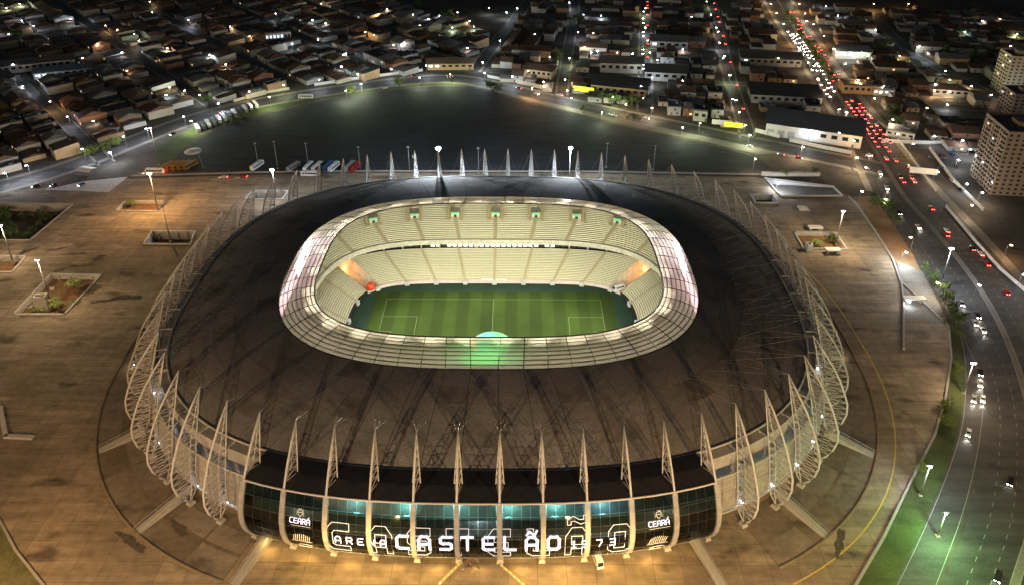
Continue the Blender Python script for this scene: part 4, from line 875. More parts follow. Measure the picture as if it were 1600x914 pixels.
lamps(z2([(1090, 15, 'cool', 1), (1155, 70, 'blue', 1.2), (1235, 75, 'cool', .6), (1440, 40, 'green', 1.4), (1440, 130, 'cool', 1.5), (1450, 190, 'green', 1.2), (1460, 245, 'cool', 1.2), (1495, 280, 'cool', 2.2), (1430, 320, 'cool', 1.2), (1470, 360, 'cool', 1.6), (1420, 400, 'cool', 1), (1190, 245, 'cool', 1), (1220, 240, 'cool', .8), (1310, 245, 'sodium', .8), (1090, 270, 'green', 1.5), (1070, 370, 'sodium', 1.3), (1000, 265, 'sodium', .9), (1380, 250, 'cool', .9), (1130, 150, 'blue', 1), (1160, 220, 'warm', .7), (1350, 485, 'sodium', 1.6), (970, 380, 'warm', 1.3), (900, 330, 'warm', .6), (1200, 155, 'warm', .5)]), 'street lamp among the shop blocks behind the ring road', 'lamps in the right quarter', 7.5, 3300)
lamps(z3([(60, 80, 'cool', .5), (150, 70, 'cool', 1), (175, 130, 'warm', .9), (190, 200, 'cool', 1.1), (205, 270, 'warm', 1), (240, 350, 'green', 1.6), (250, 460, 'warm', 1.2), (280, 520, 'warm', 1.2), (310, 580, 'green', 1), (680, 30, 'blue', .8), (735, 75, 'cool', .8), (590, 100, 'cool', .6), (460, 270, 'green', .7), (20, 230, 'cool', .9), (20, 375, 'cool', .6), (130, 10, 'green', 1.2), (910, 140, 'cool', .9), (800, 250, 'cool', 1.6), (845, 245, 'green', .9), (1020, 262, 'green', 1.2), (1110, 215, 'cool', 1), (1150, 250, 'cool', .9), (1185, 390, 'cool', .5), (1240, 485, 'cool', .4), (1145, 500, 'warm', .5), (945, 400, 'cool', 1.4), (930, 430, 'sodium', .8), (840, 390, 'sodium', 1.4), (1180, 420, 'sodium', 1.2), (1250, 425, 'warm', 1.4), (1390, 440, 'sodium', 1.4), (1440, 440, 'sodium', 1), (1310, 650, 'cool', 1.2), (1345, 690, 'cool', 1.4), (1290, 740, 'cool', 1.6), (1330, 850, 'cool', 1.2), (1400, 890, 'warm', 1.2), (1320, 150, 'cool', .8), (1480, 90, 'warm', .7), (1400, 100, 'cool', .6), (1530, 215, 'warm', .6), (1560, 160, 'green', 1), (1250, 370, 'green', 1), (1230, 330, 'green', 1.2), (1350, 400, 'warm', .8), (1060, 20, 'sodium', 1.6), (900, 20, 'sodium', 1.6), (1550, 435, 'cool', 1.6), (1180, 630, 'cool', .8), (1010, 620, 'warm', .8)]), 'street lamp right of the avenue or beside it', 'lamps in the upper right quarter', 7.5, 3300)
# lamps on both sides of the avenue
for i in range(15):
    f = .02 + i * .052
    for A, rz, s in ((aveL, -1.5, 1.5), (aveR, 1.6, -1.5)):
        a, d = along(A, f)
        street_lamp(a.x - s, a.y, 9, math.atan2(d.y, d.x) + (math.pi if s < 0 else 0), ('warm', 'sodium', 'warm')[i % 3], 8500 if i < 8 else 4500, 'street lamp on the %s kerb of the avenue' % ('stadium' if s > 0 else 'far'), 'lamps along the avenue')
lamps([(1530, 446, 'cool', .0), (1600, 430, 'cool'), (1347, 300, 'cool', .3)], 'street lamp on the avenue median near the bend', 'lamps along the avenue', 9, 1500)
q = G(1411, 395, 8); street_lamp(q.x, q.y, 8, R(90), 'cool', 17000, 'flat white lamp over the yard below the forecourt edge', 'lamps of the lower yard')
q = G(1418, 468, 3); street_lamp(q.x, q.y, 3, R(0), 'cool', 1200, 'low white lamp on the wall of the lower yard', 'lamps of the lower yard')
q = G(1222, 288, 3); street_lamp(q.x - 3, q.y, 4, R(0), 'cool', 9000, 'white lamp at the deep end of the car ramp', 'lamps of the car ramp')
# ================================================================== THE CITY
WALLS = [mat('render_cream', (.42, .38, .30), .85, 0, .2, .4), mat('render_white', (.55, .54, .52), .85, 0, .15, .4), mat('render_grey', (.30, .29, .28), .85, 0, .2, .4), mat('brick_red', (.26, .14, .09), .9, 0, .25, .6), mat('render_ochre', (.40, .28, .15), .85, 0, .2, .4)]
ROOFS = [mat('clay_tile_dark', (.105, .060, .040), .9, 0, .35, .8), mat('clay_tile_brown', (.13, .085, .06), .9, 0, .35, .8), mat('fibre_cement', (.13, .125, .12), .9, 0, .3, .6), mat('metal_sheet', (.19, .19, .20), .6, .2, .2, .5), mat('slab_dark', (.085, .08, .078), .9, 0, .3, .6)]
WN = ['cream', 'white', 'grey', 'brick', 'ochre']; RN = ['dark tile', 'brown tile', 'grey sheet', 'pale metal', 'dark slab']
win_dark = mat('window_dark', (.02, .022, .025), .15); win_lit = emit('window_lit_warm', (1.0, .72, .38), 1.6); win_cool = emit('window_lit_cool', (.8, .92, 1.0), 1.4); door_m = mat('door_wood', (.16, .09, .05), .7); shut_m = mat('roller_shutter', (.33, .34, .36), .5)
def hmesh(kind, rt):
    """unit house: footprint 1x1, walls to height 1; roof part separate"""
    w = MB(); w.box(0, 0, -.02, 1, 1, 1.02); r_ = MB()
    if kind == 'gable':
        e = .54; r_.face([(-e, -e, .97), (e, -e, .97), (e, 0, 1.42), (-e, 0, 1.42)]); r_.face([(e, e, .97), (-e, e, .97), (-e, 0, 1.42), (e, 0, 1.42)]); r_.face([(-e, -e, .97), (-e, 0, 1.42), (-e, e, .97)]); r_.face([(e, e, .97), (e, 0, 1.42), (e, -e, .97)]); r_.face([(-e, -e, .96), (-e, e, .96), (e, e, .96), (e, -e, .96)])
        w.face([(-.5, -.5, 1), (-.5, .5, 1), (-.5, 0, 1.38)]); w.face([(.5, .5, 1), (.5, -.5, 1), (.5, 0, 1.38)])
    elif kind == 'shed':
        e = .53; r_.face([(-e, -e, 1.02), (e, -e, 1.02), (e, e, 1.28), (-e, e, 1.28)]); r_.face([(-e, -e, 1.0), (-e, e, 1.26), (e, e, 1.26), (e, -e, 1.0)]); w.face([(-.5, .5, 1), (.5, .5, 1), (.5, .5, 1.25), (-.5, .5, 1.25)][::-1]); w.face([(-.5, -.5, 1), (-.5, .5, 1.25), (-.5, .5, 1)][::-1]); w.face([(.5, -.5, 1), (.5, .5, 1), (.5, .5, 1.25)][::-1])
    elif kind == 'hip':
        e = .55; a = .22; r_.face([(-e, -e, .97), (e, -e, .97), (a, 0, 1.4), (-a, 0, 1.4)]); r_.face([(e, e, .97), (-e, e, .97), (-a, 0, 1.4), (a, 0, 1.4)]); r_.face([(-e, -e, .97), (-a, 0, 1.4), (-e, e, .97)]); r_.face([(e, e, .97), (a, 0, 1.4), (e, -e, .97)]); r_.face([(-e, -e, .96), (-e, e, .96), (e, e, .96), (e, -e, .96)])
    else:
        r_.box(0, 0, 1.0, .97, .97, .02)
        for x, y, sx, sy in ((0, -.49, 1.02, .04), (0, .49, 1.02, .04), (-.49, 0, .04, .94), (.49, 0, .04, .94)): r_.box(x, y, .985, sx, sy, .16)
        r_.box(.2, .15, 1.02, .18, .18, .22)
    return w, r_
KINDS_H = ['gable', 'shed', 'hip', 'flat']
HW = {(k, i): hmesh(k, 0)[0].mesh('wall', WALLS[i]) for k in KINDS_H for i in range(5)}
HR = {(k, i): hmesh(k, 0)[1].mesh('roof', ROOFS[i]) for k in KINDS_H for i in range(5)}
ME_WIN = {n: MB().box(0, 0, 0, 1, 1, 1).mesh('window', m_) for n, m_ in (('dark', win_dark), ('warm', win_lit), ('cool', win_cool))}
ME_DOOR = MB().box(0, 0, 0, 1, 1, 1).mesh('door', door_m); ME_SHUT = MB().box(0, 0, 0, 1, 1, 1).mesh('shutter', shut_m)
ME_TANK = MB().tube([(0, 0, 0), (0, 0, 1.0), (0, 0, 1.2)], [.75, .8, .4], 10).mesh('water_tank', mat('tank_blue', (.10, .16, .28), .5))
# ---- landmark buildings first, so that houses keep clear of them
FOOT = []
def reserve(x, y, r_): FOOT.append((x, y, r_))
def opening(parent, name, me, x, y, z, sx, sy, sz, rz=0.0):
    o = put(name, me, parent, (x, y, z), rz); o.scale = (sx, sy, sz); return o
def tower(label, x, y, rz, w, d, floors, fh, wallm, ncx, ncy, seed, lit=.05):
    """apartment tower; x,y its front left corner on the ground, w along local x, d along local y"""
    t = thing('apartment_tower', label, 'tower', (x, y, 0), rz); r_ = random.Random(seed); h = floors * fh; reserve(x + w / 2, y + d / 2, max(w, d) * .8)
    MB().box(w / 2, d / 2, 0, w, d, h).build('wall', wallm, t); rf = MB().box(w / 2, d / 2, h, w - 1, d - 1, .2).build('roof', ROOFS[4], t)
    for bx, by, sx, sy in ((w / 2, .15, w + .3, .35), (w / 2, d - .15, w + .3, .35), (.15, d / 2, .35, d - .5), (w - .15, d / 2, .35, d - .5)): MB().box(bx, by, h, sx, sy, 1.3).build('parapet', wallm, rf)
    MB().box(w * .45, d * .5, h + .2, w * .35, d * .3, 3.2).build('lift_house', wallm, rf); MB().tube([(w * .7, d * .6, h + .2), (w * .7, d * .6, h + 2.4)], 1.6, 10).build('water_tank', WALLS[1], rf)
    for fl in range(floors):
        z = fl * fh + 1.0
        for c in range(ncx):
            k = 'warm' if r_.random() < lit else 'cool' if r_.random() < lit * .6 else 'dark'
            opening(t, 'window', ME_WIN[k], (c + .5) * w / ncx, 0, z, w / ncx * .42, .16, fh * .42)
        for c in range(ncy):
            k = 'warm' if r_.random() < lit else 'cool' if r_.random() < lit * .6 else 'dark'
            o = opening(t, 'window', ME_WIN[k], 0, (c + .5) * d / ncy, z, .16, d / ncy * .5, fh * .5)
        for c in range(0, ncy, 3): MB().box(-.55, (c + 1.0) * d / ncy, fl * fh + .6, 1.1, d / ncy * 1.5, .9).build('balcony', wallm, t)
    return t
tw_m = mat('tower_render', (.25, .20, .16), .85, 0, .1, .3); tw2 = mat('tower_cream', (.48, .43, .30), .85, 0, .1, .3)
tower('brown apartment tower with window grid at the right picture edge', 294.5, 130, R(-6), 34, 29, 14, 2.85, tw_m, 9, 9, 1, .015)
tower('cream apartment tower in the upper right corner, lit at its foot', 398, 300, R(-6), 24, 20, 11, 2.8, tw2, 6, 5, 2, .03)
tower('grey apartment tower behind the brown one, cut by the right edge', 372, 246, R(-6), 26, 20, 7, 2.8, tw_m, 6, 5, 3, .05)
def hall(name, label, cat, px, py, w, d, h, rz, kind, wi, ri, nwin=6, lit=0, shutters=0):
    """larger building; px,py: survey point of its near bottom middle"""
    q = G(px, py); c = Vector((q.x, q.y)) + Vector((-math.sin(rz), math.cos(rz))) * d / 2
    t = thing(name, label, cat, (c.x, c.y, 0), rz); reserve(c.x, c.y, min(max(w, d) * .5, min(w, d) * .75))
    if max(w, d) > 1.7 * min(w, d):
        for s_ in (-.3, .3): reserve(c.x + (math.cos(rz) * w * s_ if w > d else -math.sin(rz) * d * s_), c.y + (math.sin(rz) * w * s_ if w > d else math.cos(rz) * d * s_), min(w, d) * .6)
    put('wall', HW[(kind, wi)], t).scale = (w, d, h); put('roof', HR[(kind, ri)], t).scale = (w, d, h)
    if kind == 'gable' and d > w:
        for o in t.children: o.rotation_euler = (0, 0, R(90)); o.scale = (d, w, h)
    for i in range(nwin):
        x = -w / 2 + (i + .5) * w / nwin
        if i < shutters: opening(t, 'shutter', ME_SHUT, x, -d / 2, .1, w / nwin * .7, .2, h * .55)
        else: opening(t, 'window', ME_WIN['cool' if i < shutters + lit else 'dark'], x, -d / 2, h * .45, w / nwin * .55, .2, h * .3)
    opening(t, 'door', ME_DOOR, w * .42, -d / 2, 0, 1.3, .25, 2.3)
    return t
LG = math.atan2(D1.y, D1.x); RG = R(-8.6)
hall('office_building', 'two-storey white building with lit front in the upper left quarter', 'building', 436, 66, 24, 16, 9, R(18), 'flat', 1, 4, 7, 5)
hall('warehouse', 'long low warehouse with a white window band at the left edge', 'warehouse', 50, 112, 62, 18, 7, R(22), 'gable', 1, 4, 12, 0)
hall('warehouse', 'long metal shed lit by a white lamp below the window-band warehouse', 'warehouse', 100, 120, 44, 13, 5, R(22), 'shed', 1, 3, 8, 2)
hall('shop_building', 'gabled hall with green-lit mural front at the bend of the ring road', 'hall', 704, 110, 40, 17, 6, R(2), 'gable', 4, 1, 7, 2)
hall('storage_shed', 'left of two parallel long dark sheds beside the climbing street', 'shed', 798, 83, 15, 52, 6, R(-12), 'gable', 2, 0, 3, 0)
hall('storage_shed', 'right of two parallel long dark sheds, next to a lit yard', 'shed', 820, 83, 14, 52, 6, R(-12), 'gable', 2, 0, 3, 0)
hall('corner_house', 'pale two-storey house with hip roof behind the ring road wall', 'house', 838, 122, 26, 16, 7, R(-20), 'hip', 0, 1, 6, 1)
hall('apartment_block', 'cream twin-fronted block with dark roof beside the bright street', 'building', 970, 115, 36, 18, 9, R(-7), 'gable', 0, 4, 6, 0)
hall('warehouse', 'long dark-roofed hall behind the row of green trees', 'warehouse', 965, 150, 44, 22, 7, R(-16), 'shed', 4, 4, 8, 0)
hall('gable_hall', 'white-gabled hall right of the bright street', 'hall', 1040, 128, 34, 24, 8, R(-8), 'gable', 1, 4, 5, 0)
hall('gable_hall', 'second white-gabled hall further up the bright street', 'hall', 1045, 78, 34, 20, 8, R(-8), 'gable', 1, 2, 5, 1)
hall('warehouse', 'grey warehouse with lit loading front beside the avenue junction', 'warehouse', 1268, 222, 62, 26, 9, R(-22), 'shed', 1, 3, 9, 2, 3)
hall('warehouse', 'very long dark warehouse between the lamp street and the avenue', 'warehouse', 1228, 164, 52, 24, 7, R(-8), 'shed', 2, 4, 9, 0)
hall('warehouse', 'long pale-fronted warehouse two rows behind the junction', 'warehouse', 1205, 104, 50, 26, 7, R(-8), 'gable', 2, 4, 9, 1)
hall('market_hall', 'brightly lit white hall on the far side of the avenue', 'hall', 1332, 93, 30, 14, 7, R(-8), 'shed', 1, 3, 6, 6)
hall('corner_shop', 'orange-lit two-storey corner building at the avenue', 'building', 1347, 148, 30, 14, 7, R(-8), 'flat', 4, 4, 7, 0)
hall('fuel_station', 'small blue-white lit shop beside the orange corner building', 'shop', 1380, 150, 16, 10, 5, R(-8), 'flat', 1, 3, 4, 4)
hall('garden_house', 'white-walled house with shrubs at the orange-lit street', 'house', 1485, 152, 26, 16, 6, R(-10), 'hip', 1, 1, 5, 0)
hall('pavilion', 'low white building below the carports right of the avenue', 'building', 1405, 217, 18, 12, 5, R(-30), 'flat', 1, 3, 4, 0)
hall('white_house', 'pale house lit from the side in the far upper right', 'house', 1330, 48, 26, 14, 7, R(-8), 'gable', 0, 2, 5, 0)
hall('yellow_kiosk', 'narrow pale yellow building beside the lamp street mouth', 'building', 1093, 190, 10, 12, 8, R(-16), 'flat', 0, 4, 2, 0)
# carports: rows of low shelters right of the avenue
cp_m = mat('carport_sheet', (.17, .155, .13), .7, 0, .2, .5)
for k in range(16):
    q = G(1452 + 4.0 * k, 158 + 3.4 * k) if k < 9 else G(1484 + 5.4 * (k - 9), 158 + 5.2 * (k - 9)); reserve(q.x, q.y, 10)
    t = thing('carport', 'low carport roof, %s row right of the avenue' % ('left' if k < 9 else 'right'), 'carport', (q.x, q.y, 0), R(-8), 'rows of carports'); MB().slab([(-9, -2, 2.4), (9, -2, 2.4), (9, 2, 2.8), (-9, 2, 2.8)], .15).build('roof', cp_m, t)
    for x in (-8, 0, 8): MB().tube([(x, 1.2, 0), (x, 1.2, 2.6)], .1, 4).build('post', pole_m, t)

# ---- houses laid out in rows along the streets
HOUSES = []; hr = random.Random(21)
_rp = []
for cl, clr in ROADS:
    for p in resample(cl, 6): _rp.append((p.x, p.y, clr))
_grid = {}
for x, y, c in _rp: _grid.setdefault((int(x // 40), int(y // 40)), []).append((x, y, c))
lotbig = [tuple(p) for p in offset_line([Vector(p) for p in lot], 0)]
def blocked(x, y, r_):
    gx, gy = int(x // 40), int(y // 40)
    for i in (-1, 0, 1):
        for j in (-1, 0, 1):
            for a, b, c in _grid.get((gx + i, gy + j), ()):
                if (a - x) ** 2 + (b - y) ** 2 < (c + r_) ** 2: return True
    return any((a - x) ** 2 + (b - y) ** 2 < (c + r_) ** 2 for a, b, c in FOOT)
def cityside(x, y):
    """beyond the ring road and the avenue"""
    if x > 205 + (y - 100) * .16 and y > 60: return True
    lim = [(-420, 95), (-305, 160), (-256, 215), (-232, 258), (-204, 285), (-170, 306), (-129, 326), (-79, 349), (-37, 355), (2, 328), (47, 298), (98, 266), (144, 240), (186, 214), (225, 200), (320, 190)]
    if x < -420: return y > 60
    for (a, ya), (b, yb) in zip(lim, lim[1:]):
        if a <= x <= b: return y > ya + (yb - ya) * (x - a) / (b - a)
    return False
def row(origin, du, dv, u0, u1, v, depth, face, dens=.93):
    u = u0
    while u < u1:
        w = hr.uniform(6.5, 12.5); d = depth * hr.uniform(.75, 1.0); h = hr.choice((3.2, 3.4, 3.6, 4.0, 4.4, 6.2, 6.8)); 
        if hr.random() < .06: w *= 2.2; d *= 1.0; h = 6.5
        c = origin + du * (u + w / 2) + dv * (v + face * d / 2)
        if hr.random() < dens and cityside(c.x, c.y) and not blocked(c.x, c.y, max(w, d) * .36):
            s_ = seen((c.x, c.y, 0))
            if -60 < s_[0] < 1660 and -75 < s_[1] < 330: HOUSES.append((c.x, c.y, math.atan2(du.y, du.x) + (math.pi if face < 0 else 0), w, d, h, hr.choices(KINDS_H, (5, 2, 2, 3))[0], hr.choices(range(5), (4, 4, 3, 2, 2))[0], hr.choices(range(5), (5, 4, 3, 2, 3))[0], s_))
        u += w + hr.choice((.3, .3, 1.5, 3.0))
O = Vector((-454, 523))
for va, vb in zip([-260] + LSTR, LSTR + [290]):
    a, b = va + 6, vb - 6; mid = (a + b) / 2; dep = min(16, (b - a) / 2 - .5); n = max(2, int((b - a) / 17)); dd = (b - a) / n
    for k in range(n): row(O, D1, D2, -230, 420, a + k * dd + .3, dd - 1.2, 1, .94)
U2 = Vector((.989, -.15)); V2 = Vector((.15, .989)); O2 = Vector((-27, 354))
for k in range(22): row(O2, U2, V2, 5, 640, -110 + k * 17.5, 15.5, 1, .9)
keep = []
for h_ in sorted(HOUSES, key=lambda h_: -h_[9][2]):
    x, y, r_ = h_[0], h_[1], max(h_[3], h_[4]) * .5
    keep.append(h_)
# drop overlaps between the two street grids
cell = {}; fin = []
for h_ in keep:
    x, y = h_[0], h_[1]; r_ = min(h_[3], h_[4]) * .5; g_ = (int(x // 20), int(y // 20)); bad = False
    for i in (-1, 0, 1):
        for j in (-1, 0, 1):
            for a, b, c in cell.get((g_[0] + i, g_[1] + j), ()):
                if (a - x) ** 2 + (b - y) ** 2 < (c + r_) ** 2 * .8: bad = True
    if not bad: fin.append(h_); cell.setdefault(g_, []).append((x, y, r_))
inview = [h_ for h_ in fin if -10 < h_[9][0] < 1610 and h_[9][1] > 2]
inview.sort(key=lambda h_: -h_[9][2] * math.sqrt(h_[3] * h_[4])); single = set(id(h_) for h_ in inview[:290])
def quarter(x, y): return 'at upper left' if x < -30 and x + y * .2 < -60 else 'behind the road bend' if x < 40 else 'among the shop blocks' if x < 150 else 'by the avenue junction' if x < 262 + (y - 280) * .15 else 'right of the avenue'
far = MB(); nm_ = {}
for h_ in fin:
    x, y, rz, w, d, h, kd, wi, ri, s_ = h_
    if kd == 'flat': ri = 4 if ri < 2 else ri
    if kd in ('gable', 'hip') and ri == 4: ri = 0
    if id(h_) in single:
        sz = 'tall' if h > 5 else 'low'; wd = ' wide' if w > 13 else ''
        lb = '%s%s %s house with %s %s roof %s' % (sz, wd, WN[wi], RN[ri], kd if kd != 'flat' else 'parapet', quarter(x, y)) if kd != 'flat' else '%s%s %s flat-roofed house %s' % (sz, wd, WN[wi], quarter(x, y))
        if len(lb.split()) > 12: lb = lb.replace(' roof', '')
        t = thing('house', lb, 'house', (x, y, 0), rz, 'houses ' + quarter(x, y)); put('wall', HW[(kd, wi)], t).scale = (w, d, h); put('roof', HR[(kd, ri)], t).scale = (w, d, h)
        k = hr.random()
        if hr.random() < .35: put('water_tank', ME_TANK, t, (w * hr.uniform(-.25, .25), d * .3, h * (1.02 if kd == 'flat' else 1.12)))
        opening(t, 'door', ME_DOOR if k < .7 else ME_SHUT, -w * .2, -d / 2, 0, 1.1 if k < .7 else 2.6, .16, 2.2)
        opening(t, 'window', ME_WIN['warm' if hr.random() < .12 else 'cool' if hr.random() < .06 else 'dark'], w * .22, -d / 2, 1.1, 1.5, .16, 1.2)
        if h > 5: opening(t, 'window', ME_WIN['warm' if hr.random() < .1 else 'dark'], w * .05, -d / 2, 4.0, 1.5, .16, 1.2)
    else:
        W, Rf = hmesh(kd, 0); c, n = math.cos(rz), math.sin(rz)
        for src, off in ((W, wi), (Rf, 5 + ri)):
            b0 = len(far.v); far.v += [(x + px * w * c - py * d * n, y + px * w * n + py * d * c, pz_ * h) for px, py, pz_ in src.v]; far.f += [tuple(b0 + i for i in f) for f in src.f]; far.mi += [off] * len(src.f)
tag(far.build('distant_houses', WALLS + ROOFS), 'mass of small dark distant houses beyond the nearer rows', 'houses', None, 'stuff')
print('HOUSES', len(fin), 'single', len(single))
# boundary walls along the ring road
def wall_run(pts, h, label, m_, th=.35):
    t = thing('boundary_wall', label, 'wall', (*G2(*pts[0]), 0)); o = Vector(t.location)
    for a, b in zip(pts, pts[1:]):
        A, B = G(*a) - o, G(*b) - o; d = B - A; MB().box((A.x + B.x) / 2, (A.y + B.y) / 2, 0, d.length, th, h, math.atan2(d.y, d.x)).build('wall_section', m_, t)
    for a in pts: A = G(*a) - o; MB().box(A.x, A.y, 0, .6, .6, h + .2).build('pier', m_, t)
wall_run([(492, 135), (545, 127), (598, 120), (660, 112)], 2.4, 'long white boundary wall along the left far stretch of the ring road', WALLS[1])
wall_run([(366, 160), (414, 147), (452, 141)], 2.2, 'cream wall sections beside the ring road left of the white wall', WALLS[0])
wall_run([(762, 122), (808, 130)], 2.4, 'white wall right of the climbing street mouth', WALLS[1]); wall_run([(808, 131), (836, 137), (862, 144)], 3.2, 'mural-painted wall in front of the hip-roofed house', WALLS[0])
wall_run([(1180, 207), (1217, 216)], 3.0, 'white wall right of the lamp street mouth', WALLS[1]); wall_run([(1234, 222), (1280, 232), (1330, 242)], 2.6, 'long pale wall in front of the loading warehouse', WALLS[1])
wall_run([(1372, 192), (1400, 215), (1425, 250), (1462, 300)], 1.6, 'low pale wall along the far pavement of the avenue', WALLS[1]); wall_run([(1478, 325), (1520, 375), (1560, 420), (1600, 455)], 1.8, 'white wall along the far side of the avenue bend', WALLS[1]); wall_run([(1452, 234), (1490, 285), (1535, 330)], 2.2, 'white wall round the dark plot below the brown tower', WALLS[1]); wall_run([(1378, 223), (1450, 226), (1500, 224)], 2.4, 'white wall under the carports', WALLS[1])
# hoardings
yel = emit('yellow_backlit_hoarding', (.75, .80, .05), .55); wht = emit('white_backlit_hoarding', (.6, .58, .52), .12)
for px, py, w, h, m_, lb in ((905, 147, 11, 4.2, yel, 'left panel of the lit yellow hoarding by the ring road'), (917, 149, 11, 4.2, yel, 'right panel of the lit yellow hoarding by the ring road'), (1145, 204, 13, 3.6, yel, 'yellow hoarding at the lamp street mouth'), (1127, 200, 14, 3.6, wht, 'white hoarding left of the yellow one at the lamp street mouth'), (1441, 277, 16, 4, wht, 'pale billboard above the dark plot beside the avenue')):
    q = G(px, py); t = thing('hoarding', lb, 'billboard', (q.x, q.y, 0), R(-14)); MB().box(0, 0, 2.2, w, .3, h).build('panel', m_, t)
    for x in (-w * .35, w * .35): MB().tube([(x, .3, 0), (x, .3, 4)], .15, 5).build('post', pole_m, t)
# ================================================================== VEGETATION
def leafmat(name, col):
    m, nt, b = principled(name); b.inputs['Roughness'].default_value = .7; N = nt.nodes.new
    oi = N('ShaderNodeTexCoord'); n = N('ShaderNodeTexNoise'); n.inputs['Scale'].default_value = .9; nt.links.new(oi.outputs['Object'], n.inputs['Vector'])
    r_ = N('ShaderNodeValToRGB'); r_.color_ramp.elements[0].position = .35; r_.color_ramp.elements[1].position = .65; r_.color_ramp.elements[0].color = (col[0] * .55, col[1] * .55, col[2] * .55, 1); r_.color_ramp.elements[1].color = (col[0] * 1.4, col[1] * 1.3, col[2] * 1.2, 1)
    nt.links.new(n.outputs['Fac'], r_.inputs['Fac']); nt.links.new(r_.outputs['Color'], b.inputs['Base Color']); return m
leaf = [leafmat('leaf_mid_green', (.075, .135, .028)), leafmat('leaf_dark_green', (.05, .092, .022)), leafmat('leaf_yellow_green', (.11, .145, .025))]
bark = mat('bark', (.12, .085, .055), .9, 0, .3, 2)
def crown_mesh(seed, m_, n=620, lobes=9):
    r_ = random.Random(seed); mb = MB(); L = [(Vector((r_.gauss(0, .42), r_.gauss(0, .42), r_.uniform(.35, 1.05))), r_.uniform(.25, .48)) for _ in range(lobes)]
    for _ in range(n):
        c, rad = r_.choice(L); d = Vector((r_.gauss(0, 1), r_.gauss(0, 1), r_.gauss(0, 1))).normalized(); p = c + d * rad * (r_.random() ** .35); s_ = r_.uniform(.05, .11)
        a = (d + Vector((r_.gauss(0, .6), r_.gauss(0, .6), r_.gauss(0, .6)))).normalized(); u = a.orthogonal().normalized(); v = a.cross(u)
        mb.face([p - u * s_, p - v * s_ * .6, p + u * s_, p + v * s_ * .6])
    return mb.mesh('crown', m_)
CROWN = [[crown_mesh(10 * k + i, leaf[k]) for i in range(3)] for k in range(3)]
def trunk_mesh(seed):
    r_ = random.Random(seed); mb = MB(); mb.tube([(0, 0, 0), (.03, .02, .3), (0, .03, .62)], [.06, .045, .03], 6)
    for k in range(4): a = r_.uniform(0, 6.28); mb.tube([(0.01, .02, .3 + .08 * k), (math.cos(a) * .3, math.sin(a) * .3, .75 + .06 * k)], [.025, .008], 4)
    return mb.mesh('trunk', bark)
TRUNK = [trunk_mesh(i) for i in range(2)]; tr = random.Random(4)
def tree(x, y, h, w, kd, label, group, z=0.0):
    t = thing('tree', label, 'tree', (x, y, z), tr.uniform(0, 6.28), group); o = put('trunk', tr.choice(TRUNK), t); o.scale = (h * .6, h * .6, h * .75); c = put('crown', tr.choice(CROWN[kd]), t); c.scale = (w, w, h * .72); c.location = (0, 0, h * .12); return t
def trees(lst, label, group, kd=0):
    for px, py, h, w in lst: q = G(px, py); tree(q.x, q.y, h, w, kd, label, group)
trees([(1372, 330, 11, 6.5), (1382, 336, 10, 6)], 'large dense green tree on the brown bank beside the avenue', 'trees on the brown bank', 1); trees([(1398, 356, 9, 4)], 'smaller round tree below the large one on the brown bank', 'trees on the brown bank', 1)
trees([(1446, 434, 7, 4), (1456, 445, 6, 3.4), (1466, 460, 7, 4), (1476, 475, 8, 4.5), (1484, 490, 6, 3.5), (1497, 506, 7, 4.2), (1488, 500, 6, 3.6), (1495, 522, 5, 4)], 'leafy tree in the row between lower yard and slip road', 'row of trees by the slip road', 0)
trees([(1497, 580, 4, 3), (1480, 640, 4, 4), (1478, 665, 4, 3.5), (1440, 735, 3.5, 3)], 'low bush in the roadside grass at the lower right', 'bushes in the roadside grass', 2)
trees([(766, 143, 9, 6), (776, 146, 8, 5)], 'dark round tree at the bend of the ring road', 'trees along the ring road', 1); trees([(625, 137, 8, 5.5)], 'bright green tree on the verge of the ring road', 'trees along the ring road', 2); trees([(548, 148, 7, 4.5)], 'green tree left of the bright one on the verge', 'trees along the ring road', 2)
trees([(942, 160, 8, 6), (955, 163, 8, 6), (968, 164, 9, 7), (987, 166, 8, 6), (996, 163, 7, 5)], 'tree in the dark row before the long hall', 'row of trees before the long hall', 1); trees([(990, 192, 7, 4.5), (912, 176, 5, 3)], 'lone tree on the strip beside the parking area', 'trees along the ring road', 1)
trees([(135, 244, 6, 5), (147, 241, 6, 5), (160, 237, 6, 5), (172, 233, 6, 5), (184, 228, 6, 4.5)], 'clipped green tree in the hedge row beside the ring road, left', 'hedge row on the left', 2); trees([(327, 163, 8, 5)], 'tree behind the cream wall on the left', 'trees along the ring road', 0)
trees([(376, 186, 5, 3.5), (398, 180, 5, 4), (362, 190, 4, 3)], 'bush at the end of the parked bus row', 'bushes by the bus row', 2)
trees([(1225, 275, 4, 2.6), (1272, 272, 4, 3), (1257, 274, 3, 2)], 'small tree behind the white planter wall at the junction', 'small trees at the junction', 2)
for i in range(16): q = along(aveM, .10 + i * .018)[0]; tree(q.x + tr.uniform(-1, 1), q.y, tr.uniform(6, 9), tr.uniform(3.5, 5.5), 0, 'tree on the planted median of the upper avenue', 'trees on the avenue median')
